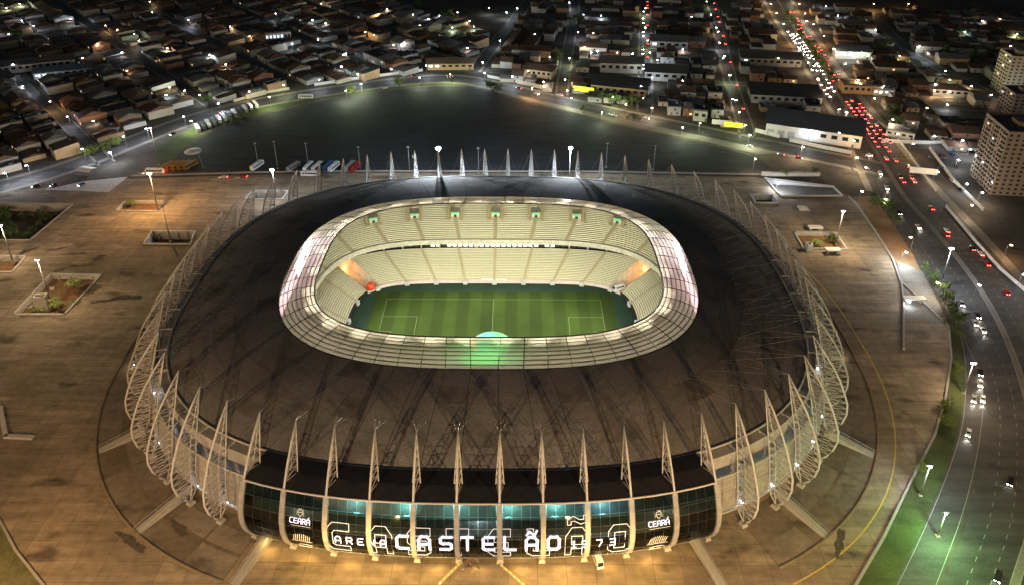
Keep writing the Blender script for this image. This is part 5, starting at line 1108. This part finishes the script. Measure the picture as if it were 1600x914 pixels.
for px, py, h, w in ((890, 60, 11, 8), (872, 95, 10, 7), (905, 40, 11, 9), (1395, 180, 9, 8), (1415, 185, 10, 9), (1380, 190, 9, 7), (1430, 195, 9, 8), (1400, 198, 8, 7), (1440, 60, 10, 9), (1380, 80, 11, 10), (1410, 75, 11, 10), (1480, 90, 10, 9), (1520, 100, 11, 10), (1560, 60, 10, 9), (1440, 95, 10, 9), (1590, 110, 11, 10), (560, 45, 9, 7), (535, 48, 9, 7), (655, 15, 10, 8), (700, 30, 10, 9), (20, 60, 10, 8), (1500, 60, 10, 9), (1460, 30, 10, 9), (1545, 88, 9, 9), (35, 175, 9, 7), (15, 185, 9, 7)):
    q = G(px, py)
    if not blocked(q.x, q.y, 1): tree(q.x, q.y, h, w, 1, 'dark tree mass among the houses in the distance', 'dark trees in the city')
gr = random.Random(8)
for k in range(26):
    x, y = gr.uniform(-296, -254), gr.uniform(79, 110); tree(x, y, gr.uniform(4, 7), gr.uniform(3, 5), gr.choice((1, 1, 0)), '%s shrub growing in the sunken garden' % gr.choice(('round', 'dense', 'low')), 'shrubs in the sunken garden', -5)
# palms
def frond_crown(seed, n=13):
    r_ = random.Random(seed); mb = MB()
    for k in range(n):
        a = k / n * 6.283 + r_.uniform(-.2, .2); L = r_.uniform(3.2, 4.4); up = r_.uniform(.3, 1.1); prev = None
        for j in range(7):
            f = j / 6; p = Vector((math.cos(a) * L * f, math.sin(a) * L * f, up * math.sin(f * 2.6) - 1.3 * f * f)); w = .7 * math.sin(math.pi * min(f + .12, 1)) + .03; s_ = Vector((-math.sin(a), math.cos(a), -.25)) * w; s2 = Vector((math.sin(a), -math.cos(a), -.25)) * w
            if prev: mb.face([prev[0], prev[1], p, p + s_][:4] if False else [prev[0], p, p + s_, prev[1]]); mb.face([prev[0], prev[2], p + s2, p])
            prev = (p, p + s_, p + s2)
    return mb.mesh('crown', leaf[2])
FR = [frond_crown(1), frond_crown(2)]
def palm(x, y, h, z, label):
    t = thing('palm_tree', label, 'palm tree', (x, y, z), gr.uniform(0, 6), 'palms in the planters'); MB().tube([(0, 0, 0), (.15, .05, h * .5), (.1, .1, h)], [.22, .16, .12], 7).build('trunk', bark, t); put('crown', FR[gr.randrange(2)], t, (.1, .1, h))
for px, py, h, lb in ((124, 467, 10, 'tall palm at the back of the left planter'), (119, 462, 8.5, 'second palm leaning beside the tall one in the left planter'), (93, 489, 6, 'bushy palm at the near corner of the left planter'), (85, 482, 6, 'yellowish palm left of the bushy one in the left planter'), (64, 487, 3, 'small palm beside the concrete box in the left planter'), (118, 478, 2.5, 'low palm at the right rim of the left planter'), (204, 326, 3, 'small palm in the long far planter')):
    q = G(px, py, -2); palm(q.x, q.y, h, -2.2 if px < 180 else -.9, lb)
for px, py, h, lb in ((1270, 386, 4, 'palm beside the concrete box in the right planter'), (1276, 384, 3, 'low palm in the right planter')): q = G(px, py, -1); palm(q.x, q.y, h, -1.4, lb)
q = G(1299, 378, -1); tree(q.x, q.y, 4.5, 4, 2, 'round bush under the lamp in the right planter', 'bushes in the right planter', -1.4)

# ================================================================== VEHICLES
tyre = mat('tyre', (.015, .015, .015), .8); rim_m = mat('wheel_rim', (.35, .35, .36), .35, .6); glass_d = mat('car_glass', (.012, .014, .016), .08, 0, .1, 1, .6)
PAINT = [mat('paint_white', (.62, .62, .62), .3, 0, .03), mat('paint_silver', (.36, .37, .38), .3, .4, .03), mat('paint_black', (.015, .015, .017), .25, 0, .03), mat('paint_red', (.30, .025, .02), .3, 0, .03), mat('paint_grey', (.12, .12, .13), .3, .2, .03), mat('paint_blue', (.03, .10, .26), .3, 0, .03)]
PN = ['white', 'silver', 'black', 'red', 'grey', 'blue']
hl_on = emit('headlamp_lit', (1.0, .92, .78), 60); tl_on = emit('tail_lamp_lit', (1.0, .06, .04), 40); hl_off = mat('headlamp_off', (.5, .5, .5), .2); tl_off = mat('tail_lamp_off', (.25, .02, .02), .3)
def prism(mb, prof, y0, y1, mi=0):
    n = len(prof); mb.face([(x, y0, z) for x, z in prof], mi); mb.face([(x, y1, z) for x, z in reversed(prof)], mi)
    for i in range(n): (xa, za), (xb, zb) = prof[i], prof[(i + 1) % n]; mb.face([(xa, y1, za), (xb, y1, zb), (xb, y0, zb), (xa, y0, za)][::-1] if False else [(xb, y0, zb), (xa, y0, za), (xa, y1, za), (xb, y1, zb)], mi)
def car_body(m_):
    mb = MB(); prism(mb, [(-2.1, .35), (2.1, .35), (2.15, .6), (2.05, .82), (1.15, .95), (-1.75, .98), (-2.1, .9), (-2.15, .6)], -.86, .86)
    v = [(1.0, .94), (.35, 1.44), (-1.0, 1.47), (-1.75, .97)]; mb.loft([[(x, -.82 + .14 * (z > 1.2), z) for x, z in v], [(x, .82 - .14 * (z > 1.2), z) for x, z in v]]); mb.face([(x, -.82 + .14 * (z > 1.2), z) for x, z in reversed(v)]); mb.face([(x, .82 - .14 * (z > 1.2), z) for x, z in v]); return mb.mesh('body', m_)
ME_CAR = [car_body(m_) for m_ in PAINT]
mb = MB(); mb.slab([(.98, -.72, .98), (.98, .72, .98), (.40, .62, 1.40), (.40, -.62, 1.40)], .03); mb.slab([(-1.70, .72, 1.0), (-1.70, -.72, 1.0), (-1.05, -.62, 1.43), (-1.05, .62, 1.43)], .03)
for s_ in (-1, 1): q = [(.75, s_ * .815, 1.0), (-1.45, s_ * .815, 1.0), (-.95, s_ * .70, 1.40), (.33, s_ * .70, 1.40)]; mb.slab(q if s_ > 0 else q[::-1], .03)
ME_CG = mb.mesh('windows', glass_d)
def wheel_mesh(r_, w):
    mb = MB(); mb.tube([(0, -w / 2, 0), (0, w / 2, 0)], r_, 12); return mb.mesh('wheel', tyre), MB().tube([(0, -w / 2 - .02, 0), (0, w / 2 + .02, 0)], r_ * .55, 10).mesh('rim', rim_m)
ME_W, ME_RIM = wheel_mesh(.32, .22); ME_W2, ME_RIM2 = wheel_mesh(.5, .3)
bx = lambda n, m_, *a: MB().box(*a).mesh(n, m_)
ME_H = {1: MB().face([(0, -.26, -.08), (0, .26, -.08), (-.03, .26, .14), (-.03, -.26, .14)]).mesh('headlight', hl_on), 0: bx('headlight', hl_off, 0, 0, 0, .1, .4, .18)}; ME_T = {1: MB().face([(0, .24, -.12), (0, -.24, -.12), (.02, -.24, .14), (.02, .24, .14)]).mesh('tail_light', tl_on), 0: bx('tail_light', tl_off, 0, 0, 0, .1, .3, .2)}
def car(x, y, ang, ci, lit, label, group, full=True):
    t = thing('car', label, 'car', (x, y, -.04), ang, group); put('body', ME_CAR[ci], t); put('windows', ME_CG, t)
    for s_ in (-1, 1): put('headlight', ME_H[lit], t, (2.18, s_ * .58, .56)); put('tail_light', ME_T[lit], t, (-2.18, s_ * .58, .60))
    if full:
        for xx in (1.32, -1.3):
            for s_ in (-1, 1): w = put('wheel', ME_W, t, (xx, s_ * .78, .32)); put('rim', ME_RIM, w)
    return t
def bus_mesh(m_, L, W, H): mb = MB(); prism(mb, [(-L / 2, .35), (L / 2, .35), (L / 2, 1.4), (L / 2 - .25, H - .25), (L / 2 - .6, H), (-L / 2 + .3, H), (-L / 2, H - .3)], -W / 2, W / 2); mb.box(-L * .1, 0, H, L * .2, W * .6, .25); return mb.mesh('body', m_)
_bc = {}
def bus(x, y, ang, ci, lit, label, group, L=11.5, H=3.2, W=2.5):
    k = (ci, L); 
    if k not in _bc:
        g_ = MB()
        for s_ in (-1, 1):
            for j in range(6): q = [(-L / 2 + .7 + j * (L - 1.6) / 6, s_ * W / 2, 1.7), (-L / 2 + .5 + (j + 1) * (L - 1.6) / 6, s_ * W / 2, 1.7), (-L / 2 + .5 + (j + 1) * (L - 1.6) / 6, s_ * W / 2, 2.65), (-L / 2 + .7 + j * (L - 1.6) / 6, s_ * W / 2, 2.65)]; g_.slab(q[::-1] if s_ > 0 else q, .04)
        g_.slab([(L / 2, -W * .42, 1.5), (L / 2, W * .42, 1.5), (L / 2 - .22, W * .42, 2.8), (L / 2 - .22, -W * .42, 2.8)], .05); _bc[k] = (bus_mesh(PAINT[ci] if ci < 6 else BUSY, L, W, H), g_.mesh('windows', glass_d))
    t = thing('bus' if L > 8 else 'van', label, 'bus' if L > 8 else 'van', (x, y, -.03), ang, group); put('body', _bc[k][0], t); put('windows', _bc[k][1], t)
    for s_ in (-1, 1):
        put('headlight', ME_H[lit], t, (L / 2 + .05, s_ * .9, .75)); put('tail_light', ME_T[lit], t, (-L / 2 - .05, s_ * .95, .9))
        for xx in (L * .32, -L * .28): w = put('wheel', ME_W2, t, (xx, s_ * (W / 2 - .16), .5)); put('rim', ME_RIM2, w)
        MB().box(L / 2 + .15, s_ * (W / 2 + .15), 1.9, .15, .25, .45).build('mirror', tyre, t)
    return t
BUSY = mat('paint_yellow', (.20, .115, .025), .35, 0, .03)
cr_ = random.Random(17)
def lane_pt(A, B, f, q): a = along(A, f); b = along(B, f); p = a[0].lerp(b[0], q); d = (a[1] + b[1]).normalized(); return p, math.atan2(d.y, d.x)
def fat(A, B, py):
    """fraction of the avenue whose middle lies at survey row py"""
    lo, hi = 0, 1
    for _ in range(30):
        m_ = (lo + hi) / 2; p = along(A, m_)[0].lerp(along(B, m_)[0], .5)
        if seen((p.x, p.y, 0))[1] < py: lo = m_
        else: hi = m_
    return lo
# queue of tail lights on the far carriageway (driving away: heading opposite to the line)
f0, f1 = fat(aveM, aveR, 158), fat(aveM, aveR, 272); L_ = length(aveM); used = {.2: [], .5: [], .8: []}
for q in (.2, .5, .8):
    f = f0 + cr_.uniform(0, .006)
    while f < f1:
        if cr_.random() < (.95 if f < f0 + (f1 - f0) * .7 else .45):
            p, a = lane_pt(aveM, aveR, f, q); ci = cr_.randrange(6); car(p.x, p.y, a + math.pi, ci, 1, '%s car in the tail light queue, %s lane' % (PN[ci], {.2: 'median', .5: 'middle', .8: 'kerb'}[q]), 'cars queuing on the avenue')
        f += cr_.uniform(6.3, 8.2) / L_
for f in (fat(aveM, aveR, 278), fat(aveM, aveR, 286)):
    for q in (.25, .6):
        p, a = lane_pt(aveM, aveR, f + cr_.uniform(-.003, .003), q); ci = cr_.randrange(6); car(p.x, p.y, a + math.pi, ci, 1, '%s car catching up at the tail of the red queue' % PN[ci], 'cars queuing on the avenue')
for py, q, ci in ((327, .45, 3), (364, .3, 0), (371, .2, 3), (389, .55, 2), (396, .65, 0), (412, .6, 3), (457, .55, 3), (489, .7, 3), (480, .85, 2), (503, .95, 3)):
    p, a = lane_pt(aveM, aveR, fat(aveM, aveR, py), q); car(p.x, p.y, a + math.pi, ci, 1, '%s car with tail lights rounding the avenue bend' % PN[ci], 'cars driving away')
# oncoming cars with headlights
f0, f1 = fat(aveL, aveM, 50), fat(aveL, aveM, 150)
for q in (.25, .55, .85):
    f = f0
    while f < f1:
        if cr_.random() < .8: p, a = lane_pt(aveL, aveM, f, q); ci = cr_.randrange(6); car(p.x, p.y, a, ci, 1, '%s oncoming car on the dense upper avenue' % PN[ci], 'oncoming cars on the upper avenue', False)
        f += cr_.uniform(8, 14) / L_
    f = fat(aveM, aveR, 20)
    while f < fat(aveM, aveR, 140):
        if cr_.random() < .6: p, a = lane_pt(aveM, aveR, f, q); ci = cr_.randrange(6); car(p.x, p.y, a + math.pi, ci, 1, '%s car with tail lights on the upper avenue' % PN[ci], 'cars leaving on the upper avenue', False)
        f += cr_.uniform(9, 18) / L_
for py, q, ci in ((171, .4, 2), (176, .75, 0), (190, .7, 1), (193, .5, 0), (244, .55, 0), (272, .6, 0), (295, .55, 0), (334, .35, 2), (356, .6, 0), (475, .4, 1), (494, .6, 2), (505, .45, 0), (516, .55, 0)):
    p, a = lane_pt(aveL, aveM, fat(aveL, aveM, py), q); t = car(p.x, p.y, a, ci, 1, '%s oncoming car with headlamps %s' % (PN[ci], 'at the avenue junction' if py < 280 else 'passing the brown bank' if py < 400 else 'near the avenue bend'), 'oncoming cars near the bend')
    lamp('headlamp_beam', 'SPOT', (2.5, 0, .7), 900, (1, .9, .72), t, .2, (14, 0, -.3), R(70))
for px, py, ci in ((1521, 624, 1), (1535, 624, 0), (1513, 677, 0), (1531, 583, 2), (1531, 600, 0)):
    q = G(px, py); f = min((i / 200 for i in range(201)), key=lambda f: (lane_pt(slipL, slipR, f, .5)[0] - Vector((q.x, q.y))).length); a = lane_pt(slipL, slipR, f, .5)[1]
    t = car(q.x, q.y, a, ci, 1, '%s car with bright headlamps coming down the slip road' % PN[ci], 'cars on the slip road'); lamp('headlamp_beam', 'SPOT', (2.5, 0, .7), 1500, (1, .93, .8), t, .2, (13, 0, -.3), R(75))
for px, py in ((1578, 753), (1559, 902)):
    q = G(px, py); t = car(q.x, q.y, R(-128), 2, 1, 'dark car with headlamps on the unlit carriageway at the lower right', 'cars on the dark carriageway')
# cars on the ring road and side streets
for px, py, ci, dr in ((1335, 247, 1, 0), (1358, 245, 0, 1), (1171, 230, 0, 1), (1248, 248, 3, 0), (1220, 243, 1, 1), (838, 148, 0, 0), (811, 139, 2, 1), (875, 150, 0, 1), (647, 120, 2, 0), (703, 121, 2, 1), (595, 138, 1, 0), (602, 139, 0, 0), (270, 211, 2, 1), (348, 177, 0, 0), (56, 292, 2, 1), (85, 291, 2, 1), (128, 290, 5, 1), (1010, 186, 0, 0), (952, 181, 1, 0), (960, 182, 0, 0)):
    q = G(px, py); f = min((i / 300 for i in range(301)), key=lambda f: (along(rrc, f)[0] - Vector((q.x, q.y))).length); d = along(rrc, f)[1]; car(q.x, q.y, math.atan2(d.y, d.x) + (math.pi if dr else 0), ci, 1 if px not in (595, 602, 952, 960) else 0, '%s car %s the ring road' % (PN[ci], 'heading left along' if dr else 'heading right along'), 'cars on the ring road')
for k in range(22):
    q = lerp = Vector((111, 282)).lerp(Vector((161, 613)), k / 22 + cr_.uniform(0, .03)); sd = cr_.choice((-2.2, 2.2)); ci = cr_.randrange(6); car(q.x + sd, q.y, R(81.4) + (math.pi if sd < 0 else 0), ci, 1, '%s car on the bright street in the middle distance' % PN[ci], 'cars on the bright street', False)
for k in range(14):
    q = Vector((176, 232)).lerp(Vector((238, 614)), k / 14 + cr_.uniform(0, .05)); sd = cr_.choice((-2, 2)); ci = cr_.randrange(6); car(q.x + sd, q.y, R(81) + (math.pi if sd < 0 else 0), ci, 1, '%s car on the lamp street behind the yellow hoarding' % PN[ci], 'cars on the lamp street', False)
for k in range(24):
    q = G(1475 + 1.62 * k, 92 + 1.0 * k) if k < 0 else G(1500 + 1.9 * k + cr_.uniform(-1, 1), 182 + 2.2 * k); ci = cr_.randrange(6); car(q.x, q.y, R(80), ci, 0, '%s car parked in the lane between the carports' % PN[ci], 'cars parked between the carports', False)
for k in range(26):
    q = G(1450 + cr_.uniform(0, 75), 225 + cr_.uniform(8, 75)); ci = cr_.randrange(6)
    if not blocked(q.x, q.y, 2): car(q.x, q.y, R(cr_.choice((0, 90)) - 8), ci, 0, '%s car parked in the lit yard below the brown tower' % PN[ci], 'cars parked below the tower', False)
# buses
for k in range(12):
    q = G(309 + 8.2 * k, 203 - 3.3 * k); ci = (0, 4, 0, 1, 0, 0, 1, 0, 4, 0, 1, 0)[k]; bus(q.x, q.y, R(122), ci, 0, '%s bus parked nose to the road, %s in the slanted row from the left' % (PN[ci], ordn[k]), 'slanted row of parked buses')
q = G(478, 154); bus(q.x, q.y, R(178), 0, 0, 'white bus driving on the ring road past the parked row', 'buses')
for k in range(5): q = G(262 + 9.0 * k, 263 - .4 * k); bus(q.x, q.y, R(66), 6, 0, 'dark yellow bus, %s from the left in the short row behind the kerb' % ordn[k], 'yellow buses')
q = G(242, 271); t = bus(q.x, q.y, R(180), 0, 1, 'lit white bus with red tail lights behind the orange floodlight pole', 'buses'); lamp('brake_glow', 'POINT', (-6.4, 0, .8), 260, (1, .08, .04), t, .3); lamp('brake_glow', 'POINT', (7, 0, .8), 420, (1, .85, .7), t, .3)
for px, py, ci, a, lb in ((402, 262, 0, 72, 'white bus standing alone left of the white floodlight'), (459, 264, 1, 66, 'silver bus between floodlight and coach group'), (482, 264, 0, 80, 'short white coach, first of the coach group'), (496, 264, 0, 76, 'white coach, second of the coach group'), (505, 265, 2, 76, 'black coach between white and blue ones'), (513, 263, 5, 76, 'blue coach in the coach group'), (522, 264, 0, 74, 'white coach right of the blue one'), (547, 263, 1, 76, 'silver coach behind the far left masts'), (556, 264, 3, 76, 'dark red coach, last of the coach group'), (485, 275, 0, 180, 'white bus parked along the kerb before the coach group')):
    q = G(px, py); bus(q.x, q.y, R(a), ci, 0, lb, 'coaches behind the stadium')
q = G(933, 876); bus(q.x, q.y, R(-76), 0, 0, 'white van parked under the glass front', None, 6.2, 2.7, 2.1)
q = G(291, 258); car(-160, 150, R(180), 3, 1, 'small car with red lights behind the lit bus', 'cars behind the kerb'); car(-172, 149.5, R(180), 0, 1, 'small white car following the lit bus', 'cars behind the kerb')
p = tier(LO, GAPR, .10); bus(p.x, p.y, math.atan2(-p.y, -p.x * 1.4), 0, 0, 'white truck at the foot of the right corner tunnel', None, 6.0, 2.8, 2.1).location.z = -7.6
# red inflatable at the foot of the left tunnel
p = tier(LO, GAPL, .06); t = thing('red_ball', 'red inflatable ball at the foot of the left corner tunnel', 'inflatable', (p.x, p.y, -7.9)); redm = mat('red_vinyl', (.55, .05, .02), .4)
rows = [[(2.2 * math.sin(a * math.pi / 8) * math.cos(b * math.pi / 8), 2.2 * math.sin(a * math.pi / 8) * math.sin(b * math.pi / 8), 2.2 - 2.2 * math.cos(a * math.pi / 8)) for b in range(17)] for a in range(9)]
MB().loft(rows).build('ball', redm, t, True); MB().tube([(0, 0, 4.35), (0, 0, 4.6)], .35, 8).build('valve', redm, t)

# ================================================================== SMALL THINGS ON THE FORECOURT
slab_w = mat('white_slab', (.62, .58, .52), .8, 0, .08, .4)
for px, py, w, d, lb in ((1273, 361, 7.5, 3.4, 'white slab bench behind the right planter'), (1300, 396, 7.5, 3.4, 'white slab bench before the right planter'), (1427, 472, 10, 3.2, 'long white slab over the lower yard')):
    q = G(px, py); t = thing('slab_bench', lb, 'bench', (q.x, q.y, 0)); MB().box(0, 0, 2.2, w, d, .45).build('slab', slab_w, t)
    for x in (-w * .33, w * .33): MB().box(x, 0, 0, .9, d * .6, 2.2).build('support', concrete, t)
q = G(1254, 332); t = thing('gazebo_tent', 'small white pyramid tent on the far right forecourt', 'tent', (q.x, q.y, 0)); MB().face([(-3, -3, 2.6), (3, -3, 2.6), (0, 0, 4)]).face([(3, -3, 2.6), (3, 3, 2.6), (0, 0, 4)]).face([(3, 3, 2.6), (-3, 3, 2.6), (0, 0, 4)]).face([(-3, 3, 2.6), (-3, -3, 2.6), (0, 0, 4)]).build('roof', slab_w, t)
for x in (-2.9, 2.9):
    for y in (-2.9, 2.9): MB().tube([(x, y, 0), (x, y, 2.6)], .07, 4).build('leg', pole_m, t)
for px, py, w, d, h, lb, zz in ((70, 486, 5.5, 3, 9, 'tall hollow concrete box in the left planter', -2.2), (1263, 391, 3.2, 3, 4, 'square concrete vent box in the right planter', 0)):
    q = G(px, py, zz); t = thing('vent_box', lb, 'vent', (q.x, q.y, zz), R(8))
    for x, y, sx, sy in ((0, -d / 2, w, .3), (0, d / 2, w, .3), (-w / 2 + .15, 0, .3, d - .32), (w / 2 - .15, 0, .3, d - .32)): MB().box(x, y, 0, sx, sy, h).build('wall', slab_w if zz == 0 else rimm, t)
rs2 = random.Random(6)
for k in range(5): q = G(44 + 2.6 * k, 482 - 1.2 * (k % 3), -2); t = thing('ac_unit', 'small white air unit in the left planter corner', 'air unit', (q.x, q.y, -2.2), 0, 'air units in the left planter'); MB().box(0, 0, .2, 1.2, 1.0, 1.1).build('case', slab_w, t); MB().tube([(0, 0, 1.3), (0, 0, 1.38)], .4, 10).build('fan', dark_steel, t)
q = G(82, 452, -2); t = thing('ac_unit', 'white air unit on the soil behind the tall concrete box', 'air unit', (q.x, q.y, -2.2)); MB().box(0, 0, .2, 1.6, 1.2, 1.2).build('case', slab_w, t); MB().tube([(0, 0, 1.4), (0, 0, 1.48)], .45, 10).build('fan', dark_steel, t)
# saucer-shaped shade on a post, and the folded canopy beside the ring road
q = G(318, 264); t = thing('saucer_shade', 'pale saucer-shaped shade on a slim post in the dark lot', 'shade', (q.x, q.y, 0)); MB().tube([(0, 0, 0), (-1.5, 0, 12)], .18, 6).build('post', pole_m, t); MB().tube([(-4.5, 0, 12), (-4.5, 0, 12.3), (-4.5, 0, 12.9)], [5.2, 5.4, 1.0], 20).build('disc', mat('saucer_grey', (.35, .34, .32), .7), t, True)
q = G(136, 272); t = thing('canopy', 'white pitched canopy beside the road at the left', 'canopy', (q.x, q.y, 0), R(-15)); MB().slab([(-5, -3.5, 3), (5, -3.5, 3), (5, 0, 4), (-5, 0, 4)], .15).slab([(-5, 0, 4), (5, 0, 4), (5, 3.5, 3), (-5, 3.5, 3)], .15).build('roof', slab_w, t)
for x in (-4.5, 4.5):
    for y in (-3.2, 3.2): MB().tube([(x, y, 0), (x, y, 3)], .1, 5).build('leg', pole_m, t)
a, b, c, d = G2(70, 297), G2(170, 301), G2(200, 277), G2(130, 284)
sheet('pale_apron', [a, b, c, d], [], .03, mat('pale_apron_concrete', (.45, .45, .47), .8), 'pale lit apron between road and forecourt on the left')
wall_run([(1190, 275), (1280, 275)], 2.2, 'white planter wall at the far right of the parking area', slab_w, 2.0)
# barriers and people in front of the entrance
by_, bw_ = mat('barrier_yellow', (.6, .48, .05), .6), mat('barrier_white', (.6, .6, .58), .6)
for j, ((x0, y0), (x1, y1)) in enumerate((((688, 911), (717, 882)), ((784, 884), (818, 914)))):
    for k in range(11):
        f = k / 10; q = G(x0 + (x1 - x0) * f, y0 + (y1 - y0) * f); t = thing('barrier', '%s plastic barrier, %s from the stadium in the %s line' % ('yellow' if k % 2 else 'white', ordn[10 - k] if j == 0 else ordn[k], 'left' if j == 0 else 'right'), 'barrier', (q.x, q.y, 0), R(40 if j == 0 else -42), 'plastic barriers')
        MB().box(0, 0, .0, 1.0, .45, .2, 0).build('foot', by_ if k % 2 else bw_, t); MB().box(0, 0, .2, .95, .3, .75, 0, 0, (.95, .5)).build('body', by_ if k % 2 else bw_, t)
skin_m = mat('skin', (.30, .17, .11), .6); hair_m = mat('hair', (.015, .012, .01), .7)
CL = [mat('shirt_dark', (.03, .03, .04), .8), mat('shirt_white', (.5, .5, .5), .8), mat('shirt_red', (.3, .04, .03), .8), mat('shirt_blue', (.05, .08, .2), .8)]; TR = mat('trousers', (.03, .035, .05), .8)
def person_mesh(shirt, walk):
    me = bpy.data.meshes.new('person'); V = [(0, 0, .95), (0, 0, 1.2), (0, 0, 1.42), (0, 0, 1.53), (0, .02, 1.66), (0, .02, 1.76), (.19, 0, 1.40), (.24, .02, 1.14), (.24, .10, .90), (-.19, 0, 1.40), (-.24, -.02, 1.14), (-.24, .06, .90), (.10, 0, .9), (.11, .06 + walk, .5), (.11, walk * .8, .07), (.11, .14 + walk * .8, .04), (-.10, 0, .9), (-.11, .04 - walk, .5), (-.11, -walk * 1.4, .07), (-.11, .14 - walk * 1.4, .04)]
    Ed = [(0, 1), (1, 2), (2, 3), (3, 4), (4, 5), (2, 6), (6, 7), (7, 8), (2, 9), (9, 10), (10, 11), (0, 12), (12, 13), (13, 14), (14, 15), (0, 16), (16, 17), (17, 18), (18, 19)]
    rd = [.15, .14, .15, .06, .10, .07, .07, .05, .04, .07, .05, .04, .10, .065, .045, .04, .10, .065, .045, .04]
    me.from_pydata(V, Ed, []); o = bpy.data.objects.new('person', me); COL.objects.link(o); md = o.modifiers.new('skin', 'SKIN')
    for i, sv in enumerate(me.skin_vertices[0].data): sv.radius = (rd[i], rd[i] * .8); sv.use_root = i == 0
    o.modifiers.new('sub', 'SUBSURF').levels = 1; dg = bpy.context.evaluated_depsgraph_get(); dg.update(); ev = o.evaluated_get(dg); m2 = bpy.data.meshes.new_from_object(ev); bpy.data.objects.remove(o)
    m2.materials.clear(); 
    for m_ in (shirt, TR, skin_m, hair_m): m2.materials.append(m_)
    for p in m2.polygons: z = p.center.z; p.material_index = 3 if z > 1.72 or (z > 1.6 and p.center.y < -.03) else 2 if z > 1.48 or (abs(p.center.x) > .2 and z < 1.1 and z > .8) else 0 if z > .93 else 1; p.use_smooth = True
    return m2
PM = [person_mesh(CL[i], (.0, .12, .16, .08)[i]) for i in range(4)]
for k, (px, py) in enumerate(((727, 887), (735, 884), (737, 889), (742, 880), (746, 884), (742, 894), (733, 878), (748, 890), (752, 878), (724, 893))):
    q = G(px, py); o = put('person', PM[k % 4], None, (q.x, q.y, .01), k * 1.3); tag(o, 'person in %s before the entrance, %s' % (('dark clothes', 'a white shirt', 'a red shirt', 'a blue shirt')[k % 4], ('nearest the left barrier line', 'in the loose group', 'at the edge of the group')[k % 3]), 'person', 'people before the entrance')
for i, (s, lb) in enumerate(((13.2, 'right'), (46.3, 'left'))):
    p, n = edge(s, 20); t = thing('lamp_box', 'white box with two small lamps beside the %s flank of the stadium' % lb, 'kiosk', (p.x, p.y, 0), math.atan2(n.y, n.x)); MB().box(0, 0, 0, 4, 3, 2.4).build('cabin', slab_w, t); MB().box(0, 0, 2.4, 4.6, 3.6, .25).build('roof', concrete, t)
    for y in (-1, 1): MB().box(2.2, y, 1.6, .3, .4, .3).build('lamp', LENS['warm'], t)
    lamp('box_lamp', 'POINT', (3, 0, 1.8), 300, (1, .8, .6), t, .2)

# ================================================================== LABELS: tell look-alikes apart by their place
_tens = ['', '', 'twenty', 'thirty', 'forty', 'fifty', 'sixty', 'seventy', 'eighty', 'ninety']
_first = ['zeroth', 'first', 'second', 'third', 'fourth', 'fifth', 'sixth', 'seventh', 'eighth', 'ninth', 'tenth', 'eleventh', 'twelfth', 'thirteenth', 'fourteenth', 'fifteenth', 'sixteenth', 'seventeenth', 'eighteenth', 'nineteenth']
def ordinal(n): return _first[n] if n < 20 else (_tens[n // 10][:-1] + 'ieth' if n % 10 == 0 else _tens[n // 10] + '-' + _first[n % 10])
_by = {}
for o in COL.objects:
    if o.parent is None and 'label' in o.keys() and 'category' in o.keys(): _by.setdefault(o['label'], []).append(o)
for lb, os_ in _by.items():
    if len(os_) < 2: continue
    sx = {o: seen(tuple(o.location)) for o in os_}; inv = [o for o in os_ if -20 < sx[o][0] < 1620 and -20 < sx[o][1] < 940]
    inv.sort(key=lambda o: sx[o][0])
    for k, o in enumerate(inv):
        if len(inv) > 1: o['label'] = lb + (', %s from the left' % ordinal(k + 1) if k else ', leftmost of these')

for o in COL.objects:
    if o.parent is None and 'label' in o.keys() and len(o['label'].split()) > 16: print('LONG', o.name, o['label'])
